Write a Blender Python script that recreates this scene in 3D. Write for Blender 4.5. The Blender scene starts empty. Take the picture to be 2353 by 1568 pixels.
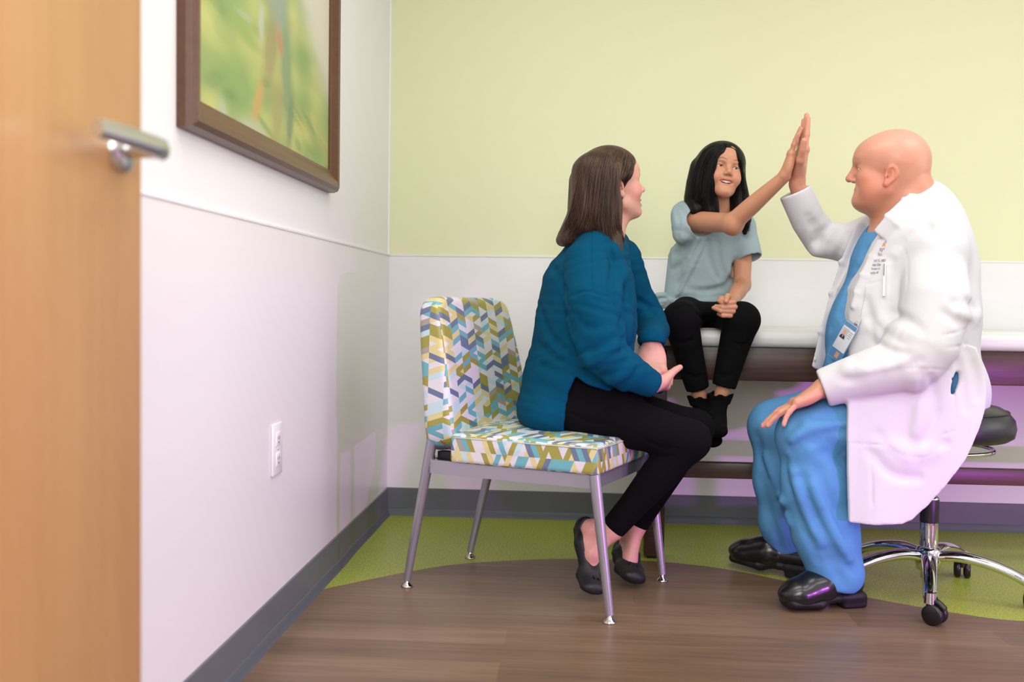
import bpy, bmesh, math, random
import numpy as np
from mathutils import Vector, Matrix

random.seed(7)
rng = np.random.default_rng(7)
SC = bpy.context.scene
COL = SC.collection
f32 = np.float32

# ------------------------------------------------------------------ camera (solved from the room's vanishing points)
PW, PH, FOC, CAM_H = 2353, 1568, 2335.0, 0.87
def _basis():
    y = np.array([(1333 - PW / 2) / FOC, -(697 - PH / 2) / FOC, 1.0]); y /= np.linalg.norm(y)
    h = np.array([1.0, -0.0140, 0.0])
    z = np.cross(h, y); z /= np.linalg.norm(z)
    if z[1] < 0: z = -z
    return np.array([-np.cross(y, z), y, z])
CB = _basis()
def _ray(px, py): return CB @ np.array([(px - PW / 2) / FOC, -(py - PH / 2) / FOC, 1.0])
_r = _ray(886, 1182); _t = -CAM_H / _r[2]
CAM = np.array([-_r[0] * _t, -_r[1] * _t, CAM_H])
def at(px, py, y):
    """world point on the plane Y = y that a measured photo position looks at (survey helper)"""
    r = _ray(px, py); return CAM + r * ((y - CAM[1]) / r[1])
def A3(*v): return np.array(v, dtype=float)

cd = bpy.data.cameras.new('camera'); cam = bpy.data.objects.new('camera', cd); COL.objects.link(cam)
cd.sensor_width = 36; cd.lens = FOC / PW * 36; cd.clip_start = 0.02
m = Matrix.Identity(4)
for i in range(3):
    m[i][0] = CB[i, 0]; m[i][1] = CB[i, 1]; m[i][2] = -CB[i, 2]; m[i][3] = CAM[i]
cam.matrix_world = m
cd.dof.use_dof = True; cd.dof.focus_distance = 3.15; cd.dof.aperture_fstop = 2.8
SC.camera = cam
SC.view_settings.view_transform = 'Standard'; SC.view_settings.look = 'None'
SC.view_settings.gamma = 1.0; SC.view_settings.use_curve_mapping = False

# ------------------------------------------------------------------ objects
def tag(o, label=None, cat=None, group=None, kind=None):
    for k, v in (('label', label), ('category', cat), ('group', group), ('kind', kind)):
        if v: o[k] = v
    return o
def thing(name, label, cat, loc=(0, 0, 0), rz=0, group=None):
    o = bpy.data.objects.new(name, None); COL.objects.link(o)
    o.empty_display_size = 0.05
    o.location = loc; o.rotation_euler = (0, 0, rz)
    return tag(o, label, cat, group)
def link(name, me, mats, parent=None, smooth=False, label=None, kind=None):
    o = bpy.data.objects.new(name, me); COL.objects.link(o)
    if not isinstance(mats, (list, tuple)): mats = [mats]
    for mt in mats: me.materials.append(mt)
    if smooth: me.polygons.foreach_set('use_smooth', np.ones(len(me.polygons), dtype=bool))
    if parent: o.parent = parent
    return tag(o, label=label, kind=kind)

class MB:
    """collects shapes into one mesh"""
    def __init__(s): s.v = []; s.f = []; s.mi = []; s.sm = []
    def poly(s, vs, fs, mi=0, smooth=False):
        b = len(s.v); s.v += [tuple(map(float, p)) for p in vs]
        for f in fs: s.f.append([b + i for i in f]); s.mi.append(mi); s.sm.append(smooth)
        return s
    def box(s, c, h, R=None, mi=0, bev=0.0, seg=2):
        bm = bmesh.new(); bmesh.ops.create_cube(bm, size=2)
        for v in bm.verts: v.co = Vector((v.co.x * h[0], v.co.y * h[1], v.co.z * h[2]))
        if bev: bmesh.ops.bevel(bm, geom=list(bm.edges), offset=bev, segments=seg, affect='EDGES', profile=0.5)
        R = np.eye(3) if R is None else np.asarray(R)
        vs = [np.asarray(c) + R @ np.array(v.co) for v in bm.verts]
        bm.verts.index_update()
        s.poly(vs, [[v.index for v in f.verts] for f in bm.faces], mi, bev > 0); bm.free(); return s
    def tube(s, pts, rad, n=16, mi=0, caps=True, flat=None):
        """sweep; rad scalar or list; flat=(dir, ratio) squashes the section along dir"""
        pts = [np.asarray(p, float) for p in pts]; k = len(pts)
        rad = [rad] * k if np.isscalar(rad) else rad
        T = []
        for i in range(k):
            t = pts[min(i + 1, k - 1)] - pts[max(i - 1, 0)]; T.append(t / (np.linalg.norm(t) + 1e-12))
        u = np.cross(T[0], (0, 0, 1.0))
        if np.linalg.norm(u) < 1e-3: u = np.cross(T[0], (0, 1.0, 0))
        vs, fs = [], []
        for i in range(k):
            u = u - T[i] * np.dot(u, T[i]); u /= np.linalg.norm(u); w = np.cross(T[i], u)
            for j in range(n):
                a = 2 * math.pi * j / n
                o = (u * math.cos(a) + w * math.sin(a)) * rad[i]
                if flat is not None:
                    d = np.asarray(flat[0], float); o = o - d * np.dot(o, d) * (1 - flat[1])
                vs.append(pts[i] + o)
        for i in range(k - 1):
            for j in range(n):
                fs.append([i * n + j, i * n + (j + 1) % n, (i + 1) * n + (j + 1) % n, (i + 1) * n + j])
        s.poly(vs, fs, mi, True)
        if caps: s.poly(vs[:n], [list(range(n))[::-1]], mi); s.poly(vs[-n:], [list(range(n))], mi)
        return s
    def lathe(s, prof, c=(0, 0, 0), n=32, mi=0, R=None):
        """prof: (radius, height) pairs about +Z (or R's third axis)"""
        R = np.eye(3) if R is None else np.asarray(R)
        vs, fs = [], []
        for r, z in prof:
            for j in range(n):
                a = 2 * math.pi * j / n
                vs.append(np.asarray(c) + R @ np.array([r * math.cos(a), r * math.sin(a), z]))
        for i in range(len(prof) - 1):
            for j in range(n):
                fs.append([i * n + j, i * n + (j + 1) % n, (i + 1) * n + (j + 1) % n, (i + 1) * n + j])
        return s.poly(vs, fs, mi, True)
    def grid(s, P, mi=0, smooth=True, flip=False):
        a, b = P.shape[:2]; fs = []
        for i in range(a - 1):
            for j in range(b - 1):
                q = [i * b + j, (i + 1) * b + j, (i + 1) * b + j + 1, i * b + j + 1]
                fs.append(q[::-1] if flip else q)
        return s.poly(P.reshape(-1, 3), fs, mi, smooth)
    def build(s, name, mats, parent=None, label=None, kind=None, weld=False, bevel=0):
        me = bpy.data.meshes.new(name); me.from_pydata(s.v, [], s.f)
        me.polygons.foreach_set('material_index', s.mi); me.polygons.foreach_set('use_smooth', s.sm)
        me.update()
        o = link(name, me, mats, parent, label=label, kind=kind)
        if bevel:
            b = o.modifiers.new('bevel', 'BEVEL'); b.width = bevel; b.segments = 2; b.limit_method = 'ANGLE'
        return o
def rot(axis, deg): return np.array(Matrix.Rotation(math.radians(deg), 3, axis))
def frame(fwd, up):
    """columns: forward, left, up"""
    f = np.asarray(fwd, float); f = f / np.linalg.norm(f)
    l = np.cross(up, f); l /= np.linalg.norm(l); u = np.cross(f, l)
    return np.column_stack([f, l, u])
def spline(pts, n=8, closed=False):
    """Catmull-Rom"""
    P = [np.asarray(p, float) for p in pts]; k = len(P); out = []
    rngk = k if closed else k - 1
    for i in range(rngk):
        g = (lambda j: P[j % k]) if closed else (lambda j: P[min(max(j, 0), k - 1)])
        p0, p1, p2, p3 = g(i - 1), g(i), g(i + 1), g(i + 2)
        for q in range(n):
            t = q / n
            out.append(0.5 * ((2 * p1) + (-p0 + p2) * t + (2 * p0 - 5 * p1 + 4 * p2 - p3) * t * t + (-p0 + 3 * p1 - 3 * p2 + p3) * t ** 3))
    if not closed: out.append(P[-1])
    return out

# ------------------------------------------------------------------ materials
def lin(r, g, b):
    f = lambda c: (c / 255 / 12.92) if c / 255 <= 0.04045 else ((c / 255 + 0.055) / 1.055) ** 2.4
    return (f(r), f(g), f(b), 1.0)
class NT:
    def __init__(s, name):
        s.m = bpy.data.materials.new(name); s.m.use_nodes = True; s.t = s.m.node_tree
        s.b = s.t.nodes['Principled BSDF']
    def n(s, typ, **kw):
        x = s.t.nodes.new(typ)
        for k, v in kw.items():
            if k in x.inputs: x.inputs[k].default_value = v
            else: setattr(x, k, v)
        return x
    def l(s, a, b): s.t.links.new(a, b)
    def math(s, op, a, b=None, c=None):
        x = s.t.nodes.new('ShaderNodeMath'); x.operation = op
        for i, v in enumerate((a, b, c)):
            if v is None: continue
            if isinstance(v, (int, float)): x.inputs[i].default_value = v
            else: s.l(v, x.inputs[i])
        return x.outputs[0]
    def mix(s, fac, a, b, mode='MIX'):
        x = s.t.nodes.new('ShaderNodeMix'); x.data_type = 'RGBA'; x.blend_type = mode
        for i, v in ((0, fac), (6, a), (7, b)):
            if isinstance(v, (int, float, tuple)): x.inputs[i].default_value = v
            else: s.l(v, x.inputs[i])
        return x.outputs[2]
    def set(s, **kw):
        for k, v in kw.items():
            k = k.replace('_', ' ')
            if hasattr(v, 'is_linked'): s.l(v, s.b.inputs[k])
            else: s.b.inputs[k].default_value = v
        return s
    def bump(s, h, strength=0.2, dist=0.002):
        b = s.n('ShaderNodeBump', Strength=strength, Distance=dist); s.l(h, b.inputs['Height']); s.l(b.outputs[0], s.b.inputs['Normal'])
    def co(s, out='Object'): return s.n('ShaderNodeTexCoord').outputs[out]
    def noise(s, scale, detail=3, vec=None, stretch=None, rough=0.5):
        x = s.n('ShaderNodeTexNoise', Scale=scale, Detail=detail, Roughness=rough)
        v = vec if vec is not None else s.co()
        if stretch:
            mp = s.n('ShaderNodeMapping'); mp.inputs['Scale'].default_value = stretch; s.l(v, mp.inputs[0]); v = mp.outputs[0]
        s.l(v, x.inputs['Vector']); return x.outputs['Fac']
    def ramp(s, fac, stops, const=False):
        r = s.n('ShaderNodeValToRGB'); cr = r.color_ramp
        if const: cr.interpolation = 'CONSTANT'
        while len(cr.elements) > 1: cr.elements.remove(cr.elements[-1])
        cr.elements[0].position = stops[0][0]; cr.elements[0].color = stops[0][1]
        for p, c in stops[1:]:
            e = cr.elements.new(p); e.color = c
        s.l(fac, r.inputs[0]); return r.outputs[0]
def plain(name, col, rough=0.5, metal=0.0, var=0.0, vs=8, bump=0.0, bs=200, spec=0.5, coat=0.0, bd=0.001):
    t = NT(name)
    if var:
        c2 = tuple(x * (1 - var) for x in col[:3]) + (1,)
        t.set(Base_Color=t.mix(t.noise(vs, 4), c2, col))
    else: t.set(Base_Color=col)
    t.set(Roughness=rough, Metallic=metal, Specular_IOR_Level=spec, Coat_Weight=coat)
    if bump: t.bump(t.noise(bs, 3), bump, bd)
    return t.m

# ------------------------------------------------------------------ implicit-surface sculpting
def _axis(lo, hi, step, fine):
    x, out = lo, []
    while x < hi:
        out.append(x); s = step
        for a, b, fs in fine:
            if a <= x <= b: s = min(s, fs)
        x += s
    out.append(x)
    return np.array(out, dtype=f32)
class Field:
    def __init__(s, lo, hi, step, fine=()):
        s.ax = [_axis(lo[i], hi[i], step, [(f[0][i], f[1][i], f[2]) for f in fine]) for i in range(3)]
        s.D = np.full([len(a) for a in s.ax], 1.0, f32)
    def _blk(s, prim, k):
        fn, lo, hi = prim; sl = []
        for i in range(3):
            a = int(np.searchsorted(s.ax[i], lo[i] - k - 0.012)); b = int(np.searchsorted(s.ax[i], hi[i] + k + 0.012))
            if a >= b: return None
            sl.append(slice(a, b))
        X, Y, Z = s.ax[0][sl[0]][:, None, None], s.ax[1][sl[1]][None, :, None], s.ax[2][sl[2]][None, None, :]
        return tuple(sl), fn(X, Y, Z).astype(f32)
    def add(s, prim, k=0.0):
        r = s._blk(prim, k)
        if r is None: return s
        sl, d = r; o = s.D[sl]
        if k:
            h = np.maximum(k - np.abs(o - d), 0) / k; s.D[sl] = np.minimum(o, d) - h * h * k * 0.25
        else: s.D[sl] = np.minimum(o, d)
        return s
    def sub(s, prim, k=0.0):
        r = s._blk(prim, k)
        if r is None: return s
        sl, d = r; o = s.D[sl]; d = -d
        if k:
            h = np.maximum(k - np.abs(o - d), 0) / k; s.D[sl] = np.maximum(o, d) + h * h * k * 0.25
        else: s.D[sl] = np.maximum(o, d)
        return s
    def warp(s, fn):
        """D += fn(X,Y,Z) near the surface"""
        X, Y, Z = s.ax[0][:, None, None], s.ax[1][None, :, None], s.ax[2][None, None, :]
        s.D = (s.D + fn(X, Y, Z)).astype(f32); return s
    def mesh(s):
        D = s.D; S = D < 0
        c = S[:-1, :-1, :-1].astype(np.uint8)
        for dx, dy, dz in ((1,0,0),(0,1,0),(0,0,1),(1,1,0),(1,0,1),(0,1,1),(1,1,1)):
            c = c + S[dx:D.shape[0]-1+dx, dy:D.shape[1]-1+dy, dz:D.shape[2]-1+dz]
        ii = np.nonzero((c > 0) & (c < 8)); cs = c.shape
        flat = np.ravel_multi_index(ii, cs); del c
        i, j, k = ii
        CO = [(a, b, e) for a in (0, 1) for b in (0, 1) for e in (0, 1)]
        dv = {q: D[i + q[0], j + q[1], k + q[2]] for q in CO}
        px = [(s.ax[n][ii[n]], s.ax[n][ii[n] + 1]) for n in range(3)]
        acc = np.zeros((len(i), 3)); cnt = np.zeros(len(i))
        for q in CO:
            for n in range(3):
                if q[n]: continue
                q2 = list(q); q2[n] = 1; q2 = tuple(q2)
                a, b = dv[q], dv[q2]; msk = (a < 0) != (b < 0)
                t = np.where(msk, a / np.where(msk, a - b, 1), 0)
                for ax in range(3):
                    if ax == n: val = px[ax][0] + t * (px[ax][1] - px[ax][0])
                    else: val = px[ax][q[ax]]
                    acc[:, ax] += np.where(msk, val, 0)
                cnt += msk
        V = acc / cnt[:, None]
        F = []
        for n in range(3):
            sl1 = [slice(None)] * 3; sl2 = [slice(None)] * 3; sl1[n] = slice(0, -1); sl2[n] = slice(1, None)
            e = S[tuple(sl1)] != S[tuple(sl2)]
            o1, o2 = (n + 1) % 3, (n + 2) % 3
            sl = [slice(None)] * 3; sl[o1] = slice(1, -1); sl[o2] = slice(1, -1)
            p = np.array(np.nonzero(e[tuple(sl)])); p[o1] += 1; p[o2] += 1
            neg = S[tuple(p)]
            qs = []
            for a, b in ((1, 1), (0, 1), (0, 0), (1, 0)):
                q = p.copy(); q[o1] -= a; q[o2] -= b
                qs.append(np.searchsorted(flat, np.ravel_multi_index(tuple(q), cs)))
            q = np.stack(qs, 1); q[~neg] = q[~neg][:, ::-1]; F.append(q)
        return V, np.concatenate(F)
def _n(v): v = np.asarray(v, float); return v / (np.linalg.norm(v) + 1e-12)
def cap(a, b, ra, rb=None):
    a = np.asarray(a, float); b = np.asarray(b, float); rb = ra if rb is None else rb
    ba = b - a; L = float(ba @ ba) + 1e-12; R = max(ra, rb)
    def fn(X, Y, Z):
        x, y, z = X - a[0], Y - a[1], Z - a[2]
        t = np.clip((x * ba[0] + y * ba[1] + z * ba[2]) / L, 0, 1)
        return np.sqrt((x - t * ba[0]) ** 2 + (y - t * ba[1]) ** 2 + (z - t * ba[2]) ** 2) - (ra + (rb - ra) * t)
    return fn, np.minimum(a, b) - R, np.maximum(a, b) + R
def fcap(a, b, ra, rb, d, q):
    """tapered capsule whose section is q times as wide along direction d"""
    a = np.asarray(a, float); b = np.asarray(b, float); d = _n(d); ba = b - a; d = _n(d - ba * (d @ ba) / (ba @ ba + 1e-12))
    L = float(ba @ ba) + 1e-12; R = max(ra, rb) * max(1, q)
    def fn(X, Y, Z):
        x, y, z = X - a[0], Y - a[1], Z - a[2]
        t = np.clip((x * ba[0] + y * ba[1] + z * ba[2]) / L, 0, 1)
        x, y, z = x - t * ba[0], y - t * ba[1], z - t * ba[2]
        s = (x * d[0] + y * d[1] + z * d[2]) * (1 - 1 / q)
        return (np.sqrt((x - s * d[0]) ** 2 + (y - s * d[1]) ** 2 + (z - s * d[2]) ** 2) - (ra + (rb - ra) * t)) * min(1, q)
    return fn, np.minimum(a, b) - R, np.maximum(a, b) + R
def chain(pts, rad):
    """polyline tube"""
    cs = [cap(pts[i], pts[i + 1], rad[i], rad[i + 1]) for i in range(len(pts) - 1)]
    def fn(X, Y, Z):
        d = cs[0][0](X, Y, Z)
        for c in cs[1:]: d = np.minimum(d, c[0](X, Y, Z))
        return d
    return fn, np.min([c[1] for c in cs], 0), np.max([c[2] for c in cs], 0)
def ell(c, r, R=None):
    c = np.asarray(c, float); r = np.asarray(r, float); R = np.eye(3) if R is None else np.asarray(R)
    ext = np.sqrt(((R * r[None, :]) ** 2).sum(1))
    def fn(X, Y, Z):
        x, y, z = X - c[0], Y - c[1], Z - c[2]
        q = [x * R[0, i] + y * R[1, i] + z * R[2, i] for i in range(3)]
        k0 = np.sqrt(sum((q[i] / r[i]) ** 2 for i in range(3))); k1 = np.sqrt(sum((q[i] / r[i] ** 2) ** 2 for i in range(3)))
        return k0 * (k0 - 1) / np.maximum(k1, 1e-6)
    return fn, c - ext, c + ext
def rbox(c, h, R=None, r=0.01):
    c = np.asarray(c, float); h = np.asarray(h, float); R = np.eye(3) if R is None else np.asarray(R)
    ext = np.abs(R) @ h
    def fn(X, Y, Z):
        x, y, z = X - c[0], Y - c[1], Z - c[2]
        q = [np.abs(x * R[0, i] + y * R[1, i] + z * R[2, i]) - (h[i] - r) for i in range(3)]
        return np.sqrt(sum(np.maximum(a, 0) ** 2 for a in q)) + np.minimum(np.maximum(np.maximum(q[0], q[1]), q[2]), 0) - r
    return fn, c - ext, c + ext
def poly2d(P, ax=(0, 2)):
    """signed distance to a polygon in the plane of world axes ax; returns fn(X,Y,Z)"""
    P = np.asarray(P, float)
    def fn(X, Y, Z):
        A = (X, Y, Z); u, v = A[ax[0]], A[ax[1]]
        d = None; sgn = 1.0
        for i in range(len(P)):
            a, b = P[i], P[i - 1]; e = b - a
            wx, wy = u - a[0], v - a[1]
            t = np.clip((wx * e[0] + wy * e[1]) / (e @ e + 1e-12), 0, 1)
            dd = (wx - e[0] * t) ** 2 + (wy - e[1] * t) ** 2
            d = dd if d is None else np.minimum(d, dd)
            c1, c2, c3 = v >= a[1], v < b[1], e[0] * wy > e[1] * wx
            flip = (c1 & c2 & c3) | (~c1 & ~c2 & ~c3)
            sgn = np.where(flip, -sgn, sgn)
        return sgn * np.sqrt(d)
    return fn
def custom(fn, lo, hi): return fn, np.asarray(lo, float), np.asarray(hi, float)
def solid(name, fld, mats, parent=None, paint=None, base=None, label=None, relax=0, disp=None):
    V, F = fld.mesh() if isinstance(fld, Field) else fld
    me = bpy.data.meshes.new(name)
    nv, nf = len(V), len(F)
    me.vertices.add(nv); me.loops.add(nf * 4); me.polygons.add(nf)
    me.vertices.foreach_set('co', V.astype(f32).ravel())
    me.loops.foreach_set('vertex_index', F.astype(np.int32).ravel())
    me.polygons.foreach_set('loop_start', np.arange(nf, dtype=np.int32) * 4)
    me.update(calc_edges=True); me.validate()
    if relax:
        V = smooth_verts(V, F, relax); me.vertices.foreach_set('co', V.astype(f32).ravel()); me.update()
    if disp is not None:
        N = np.zeros(nv * 3, f32); me.vertex_normals.foreach_get('vector', N); N = N.reshape(-1, 3)
        V = V + N * disp(V)[:, None]; me.vertices.foreach_set('co', V.astype(f32).ravel()); me.update()
    if base is not None:
        Cc = np.tile(np.array(base, f32), (nv, 1))
        for prim, col, soft, amt in (paint or ()):
            d = prim[0](V[:, 0], V[:, 1], V[:, 2]); w = np.clip(0.5 - d / soft, 0, 1); w = (w * w * (3 - 2 * w) * amt)[:, None]
            Cc[:, :3] = Cc[:, :3] * (1 - w) + np.array(col[:3]) * w
        at_ = me.attributes.new('tint', 'FLOAT_COLOR', 'POINT'); at_.data.foreach_set('color', Cc.astype(f32).ravel())
    return link(name, me, mats, parent, smooth=True, label=label)
def smooth_verts(V, F, it):
    e = np.concatenate([F[:, [0, 1]], F[:, [1, 2]], F[:, [2, 3]], F[:, [3, 0]]])
    for _ in range(it):
        acc = np.zeros_like(V); cnt = np.zeros(len(V))
        for a, b in ((0, 1), (1, 0)):
            for x in range(3): acc[:, x] += np.bincount(e[:, a], V[e[:, b], x], len(V))
            cnt += np.bincount(e[:, a], minlength=len(V))
        V = V * 0.4 + 0.6 * acc / np.maximum(cnt, 1)[:, None]
    return V
# ================================================================== materials of the room
def wall_paint(name, col, rough=0.35):
    t = NT(name); t.set(Base_Color=col, Roughness=rough, Specular_IOR_Level=0.4)
    t.bump(t.noise(260, 2), 0.06, 0.001); return t.m
M_GREEN = wall_paint('green wall paint', lin(226, 228, 187), 0.4)
M_WHITE = wall_paint('white wall paint', lin(240, 240, 240), 0.5)
M_PANEL = wall_paint('white wall protection sheet', lin(234, 233, 233), 0.32)
M_BASE = plain('grey vinyl cove base', lin(104, 108, 114), 0.4, var=0.08)
M_BASED = plain('dark base rim', lin(86, 92, 98), 0.45)
M_CEIL = plain('ceiling tile', lin(235, 235, 232), 0.8)

def wood_floor():
    t = NT('brown plank vinyl'); co = t.co()
    br = t.n('ShaderNodeTexBrick', Scale=1.0); br.offset = 0.37; br.squash = 1
    for k, v in (('Color1', (0.25, 0.25, 0.25, 1)), ('Color2', (0.75, 0.75, 0.75, 1)), ('Mortar', (0.3, 0.3, 0.3, 1)), ('Mortar Size', 0.0006), ('Brick Width', 0.95), ('Row Height', 0.127), ('Bias', 0.0)):
        br.inputs[k].default_value = v
    t.l(co, br.inputs['Vector'])
    g1 = t.noise(1.0, 6, co, (3.0, 60, 1), 0.6); g2 = t.noise(1.0, 3, co, (1.2, 9, 1))
    s = t.math('ADD', t.math('MULTIPLY', br.outputs['Color'], 0.35), t.math('ADD', t.math('MULTIPLY', g1, 0.55), t.math('MULTIPLY', g2, 0.35)))
    t.set(Base_Color=t.ramp(s, [(0.3, lin(80, 61, 46)), (0.62, lin(116, 93, 73)), (0.95, lin(146, 121, 99))]), Roughness=0.36, Specular_IOR_Level=0.45)
    t.bump(g1, 0.05, 0.001); return t.m
def green_floor():
    t = NT('lime speckled sheet vinyl')
    n = t.noise(170, 3); n2 = t.noise(1.5, 2)
    c = t.ramp(n, [(0.32, lin(124, 140, 34)), (0.5, lin(160, 172, 60)), (0.7, lin(186, 196, 92))])
    t.set(Base_Color=c, Roughness=0.38, Specular_IOR_Level=0.4); return t.m
M_WOODF, M_GREENF = wood_floor(), green_floor()

RX, FY = 4.3, -3.72          # right wall, front wall
CZ = 2.62
# floor: lime field along the back, brown planks in front, wavy joint
joint = spline([(-0.3, -1.45), (0.007, -1.10), (0.317, -0.795), (0.524, -0.692), (0.742, -0.635), (1.036, -0.63), (1.273, -0.708), (1.47, -0.855), (1.656, -0.99), (1.865, -1.117), (2.03, -1.171), (2.4, -1.17), (2.9, -0.95), (3.5, -0.6), (4.4, -0.5)], 10)
fb = MB()
for a, b in zip(joint[:-1], joint[1:]):
    fb.poly([(a[0], -7, 0), (b[0], -7, 0), (b[0], b[1], 0), (a[0], a[1], 0)], [[0, 1, 2, 3]], 0)
    fb.poly([(a[0], a[1], 0), (b[0], b[1], 0), (b[0], 0.1, 0), (a[0], 0.1, 0)], [[0, 1, 2, 3]], 1)
fb.box((2, -3.4, -0.08), (3.2, 3.7, 0.06))
fb.build('floor', [M_WOODF, M_GREENF], kind='structure')

def slab(name, lo, hi, mt):
    return MB().box([(l + h) / 2 for l, h in zip(lo, hi)], [(h - l) / 2 for l, h in zip(lo, hi)]).build(name, mt, kind='structure')
slab('wall_back', (-0.15, 0, 0), (RX + 0.15, 0.15, CZ), M_GREEN)
slab('wall_left', (-0.15, -7, 0), (0, 0, CZ), M_WHITE)
slab('ceiling', (-0.15, -7, CZ), (RX + 0.15, 0.15, CZ + 0.1), M_CEIL)
# right wall with a wide window, front wall with the doorway the camera looks through
wr = MB()
for lo, hi in (((RX, FY, 0), (RX + 0.15, 0, 0.95)), ((RX, FY, 2.3), (RX + 0.15, 0, CZ)), ((RX, FY, 0.95), (RX + 0.15, -3.3, 2.3)), ((RX, -0.9, 0.95), (RX + 0.15, 0, 2.3))):
    wr.box([(l + h) / 2 for l, h in zip(lo, hi)], [(h - l) / 2 for l, h in zip(lo, hi)])
wr.build('wall_right', M_WHITE, kind='structure')
wf = MB()
for lo, hi in (((-0.0, FY - 0.12, 0), (0.2, FY, CZ)), ((2.0, FY - 0.12, 0), (RX + 0.15, FY, CZ)), ((0.2, FY - 0.12, 2.13), (2.0, FY, CZ))):
    wf.box([(l + h) / 2 for l, h in zip(lo, hi)], [(h - l) / 2 for l, h in zip(lo, hi)])
wf.build('wall_front', M_WHITE, kind='structure')
slab('wall_hall', (3.3, -7, 0), (3.4, FY - 0.12, CZ), M_WHITE)

# wall protection sheets up to the dado height, each with a slim top cap
DZ = 1.052
p = MB().box((RX / 2, -0.003, DZ / 2), (RX / 2, 0.003, DZ / 2)).box((RX / 2, -0.004, DZ), (RX / 2, 0.004, 0.0035), bev=0.001); p.build('trim_1', M_PANEL, kind='structure')
p = MB().box((0.003, FY / 2, DZ / 2), (0.003, -FY / 2, DZ / 2)).box((0.004, FY / 2, DZ), (0.004, -FY / 2, 0.0035), bev=0.001); p.build('trim_2', M_PANEL, kind='structure')
slab('trim_3', (0.0, -0.005, DZ), (0.006, 0.0, CZ), M_WHITE)       # white bead of the corner
# coved vinyl base: flat band, rim line, toe
def cove(p0, p1, nrm, name):
    p0, p1, nrm = A3(*p0), A3(*p1), A3(*nrm); L = 24 if name.endswith('left') else 4
    prof = [(0.006, 0.112), (0.0095, 0.109), (0.0095, 0.028), (0.0125, 0.026), (0.0135, 0.012), (0.021, 0.002), (0.022, 0.0)]
    P = np.zeros((len(prof), L + 1, 3))
    for j in range(L + 1):
        c = p0 + (p1 - p0) * j / L
        wob = 0.0015 * math.sin(j * 2.1) + 0.001 * math.sin(j * 5.3)
        for i, (o, z) in enumerate(prof): P[i, j] = c + nrm * (o + (wob if 1 < i else 0)) + A3(0, 0, z)
    b = MB(); b.grid(P[:3], 0, False); b.grid(P[2:], 1, True); b.build(name, [M_BASE, M_BASED], kind='structure')
cove((0.0, 0, 0), (RX, 0, 0), (0, -1, 0), 'baseboard_back')
cove((0, FY, 0), (0, 0, 0), (1, 0, 0), 'baseboard_left')

slab('violet_light_hood', (2.78, -3.60, 0.40), (RX, -2.62, 0.44), M_WHITE)       # added slab out of view, blocks the violet light's upward spill
# window in the right wall (out of the picture, it lights the room)
wn = tag(bpy.data.objects.new('window_1', None), kind='structure'); COL.objects.link(wn); wn.location = (RX, -2.1, 0.95)
M_FRAME = plain('white window frame', lin(235, 235, 235), 0.4)
w = MB()
for y in (-1.2, 0.0, 1.2): w.box((0.05, y, 0.675), (0.03, 0.025, 0.675))
for z in (0.02, 1.33): w.box((0.05, 0, z), (0.03, 1.2, 0.025))
w.build('window_frame', M_FRAME, wn)

# ================================================================== door leaf standing open beside the camera
def maple():
    t = NT('maple veneer'); co = t.co()
    g = t.noise(1.0, 5, co, (40, 40, 1.2), 0.6); g2 = t.noise(2.0, 3, co, (3, 3, 0.5))
    s = t.math('ADD', t.math('MULTIPLY', g, 0.5), t.math('MULTIPLY', g2, 0.5))
    t.set(Base_Color=t.ramp(s, [(0.25, lin(178, 132, 84)), (0.55, lin(190, 145, 97)), (0.8, lin(200, 156, 107))]), Roughness=0.42); return t.m
M_MAPLE = maple()
M_SATIN = plain('satin chrome', lin(214, 216, 216), 0.28, 1.0)
M_CHROME = plain('polished chrome', lin(225, 226, 230), 0.07, 1.0)
DX, DY = 0.2235, -2.815      # face plane, latch edge
door = thing('door_1', None, None, (DX, DY, 0)); tag(door, kind='structure')
MB().box((-0.0225, -0.455, 1.06), (0.0225, 0.455, 1.05), bev=0.002).build('door_leaf', M_MAPLE, door)
hz = 1.046
hb = MB()
RX90 = np.array([[0, 0, 1], [0, 1, 0], [-1, 0, 0.0]])   # lathe axis -> +X
hb.lathe([(0.0, 0.011), (0.022, 0.011), (0.027, 0.008), (0.028, 0.0)], (0, -0.062, hz), 32, R=RX90)
hb.tube([(0.0, -0.062, hz), (0.035, -0.062, hz), (0.05, -0.062, hz)], [0.011, 0.0105, 0.012], 20)
hb.tube([(0.05, -0.052, hz), (0.052, -0.062, hz), (0.053, -0.09, hz + 0.001), (0.05, -0.13, hz + 0.002), (0.042, -0.204, hz + 0.002)], [0.011, 0.0135, 0.012, 0.0115, 0.0105], 20, flat=((1, 0, 0), 0.7))
hb.lathe([(0.0, 0.011), (0.022, 0.011), (0.028, 0.0)], (-0.045, -0.062, hz), 32, R=-RX90)
hb.tube([(-0.045, -0.062, hz), (-0.1, -0.062, hz)], 0.011, 20).tube([(-0.1, -0.052, hz), (-0.1, -0.17, hz)], 0.011, 20)
hb.build('door_handle', M_SATIN, door)
MB().box((-0.0225, -0.001, hz), (0.012, 0.002, 0.055)).build('latch_plate', M_SATIN, door)

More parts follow.
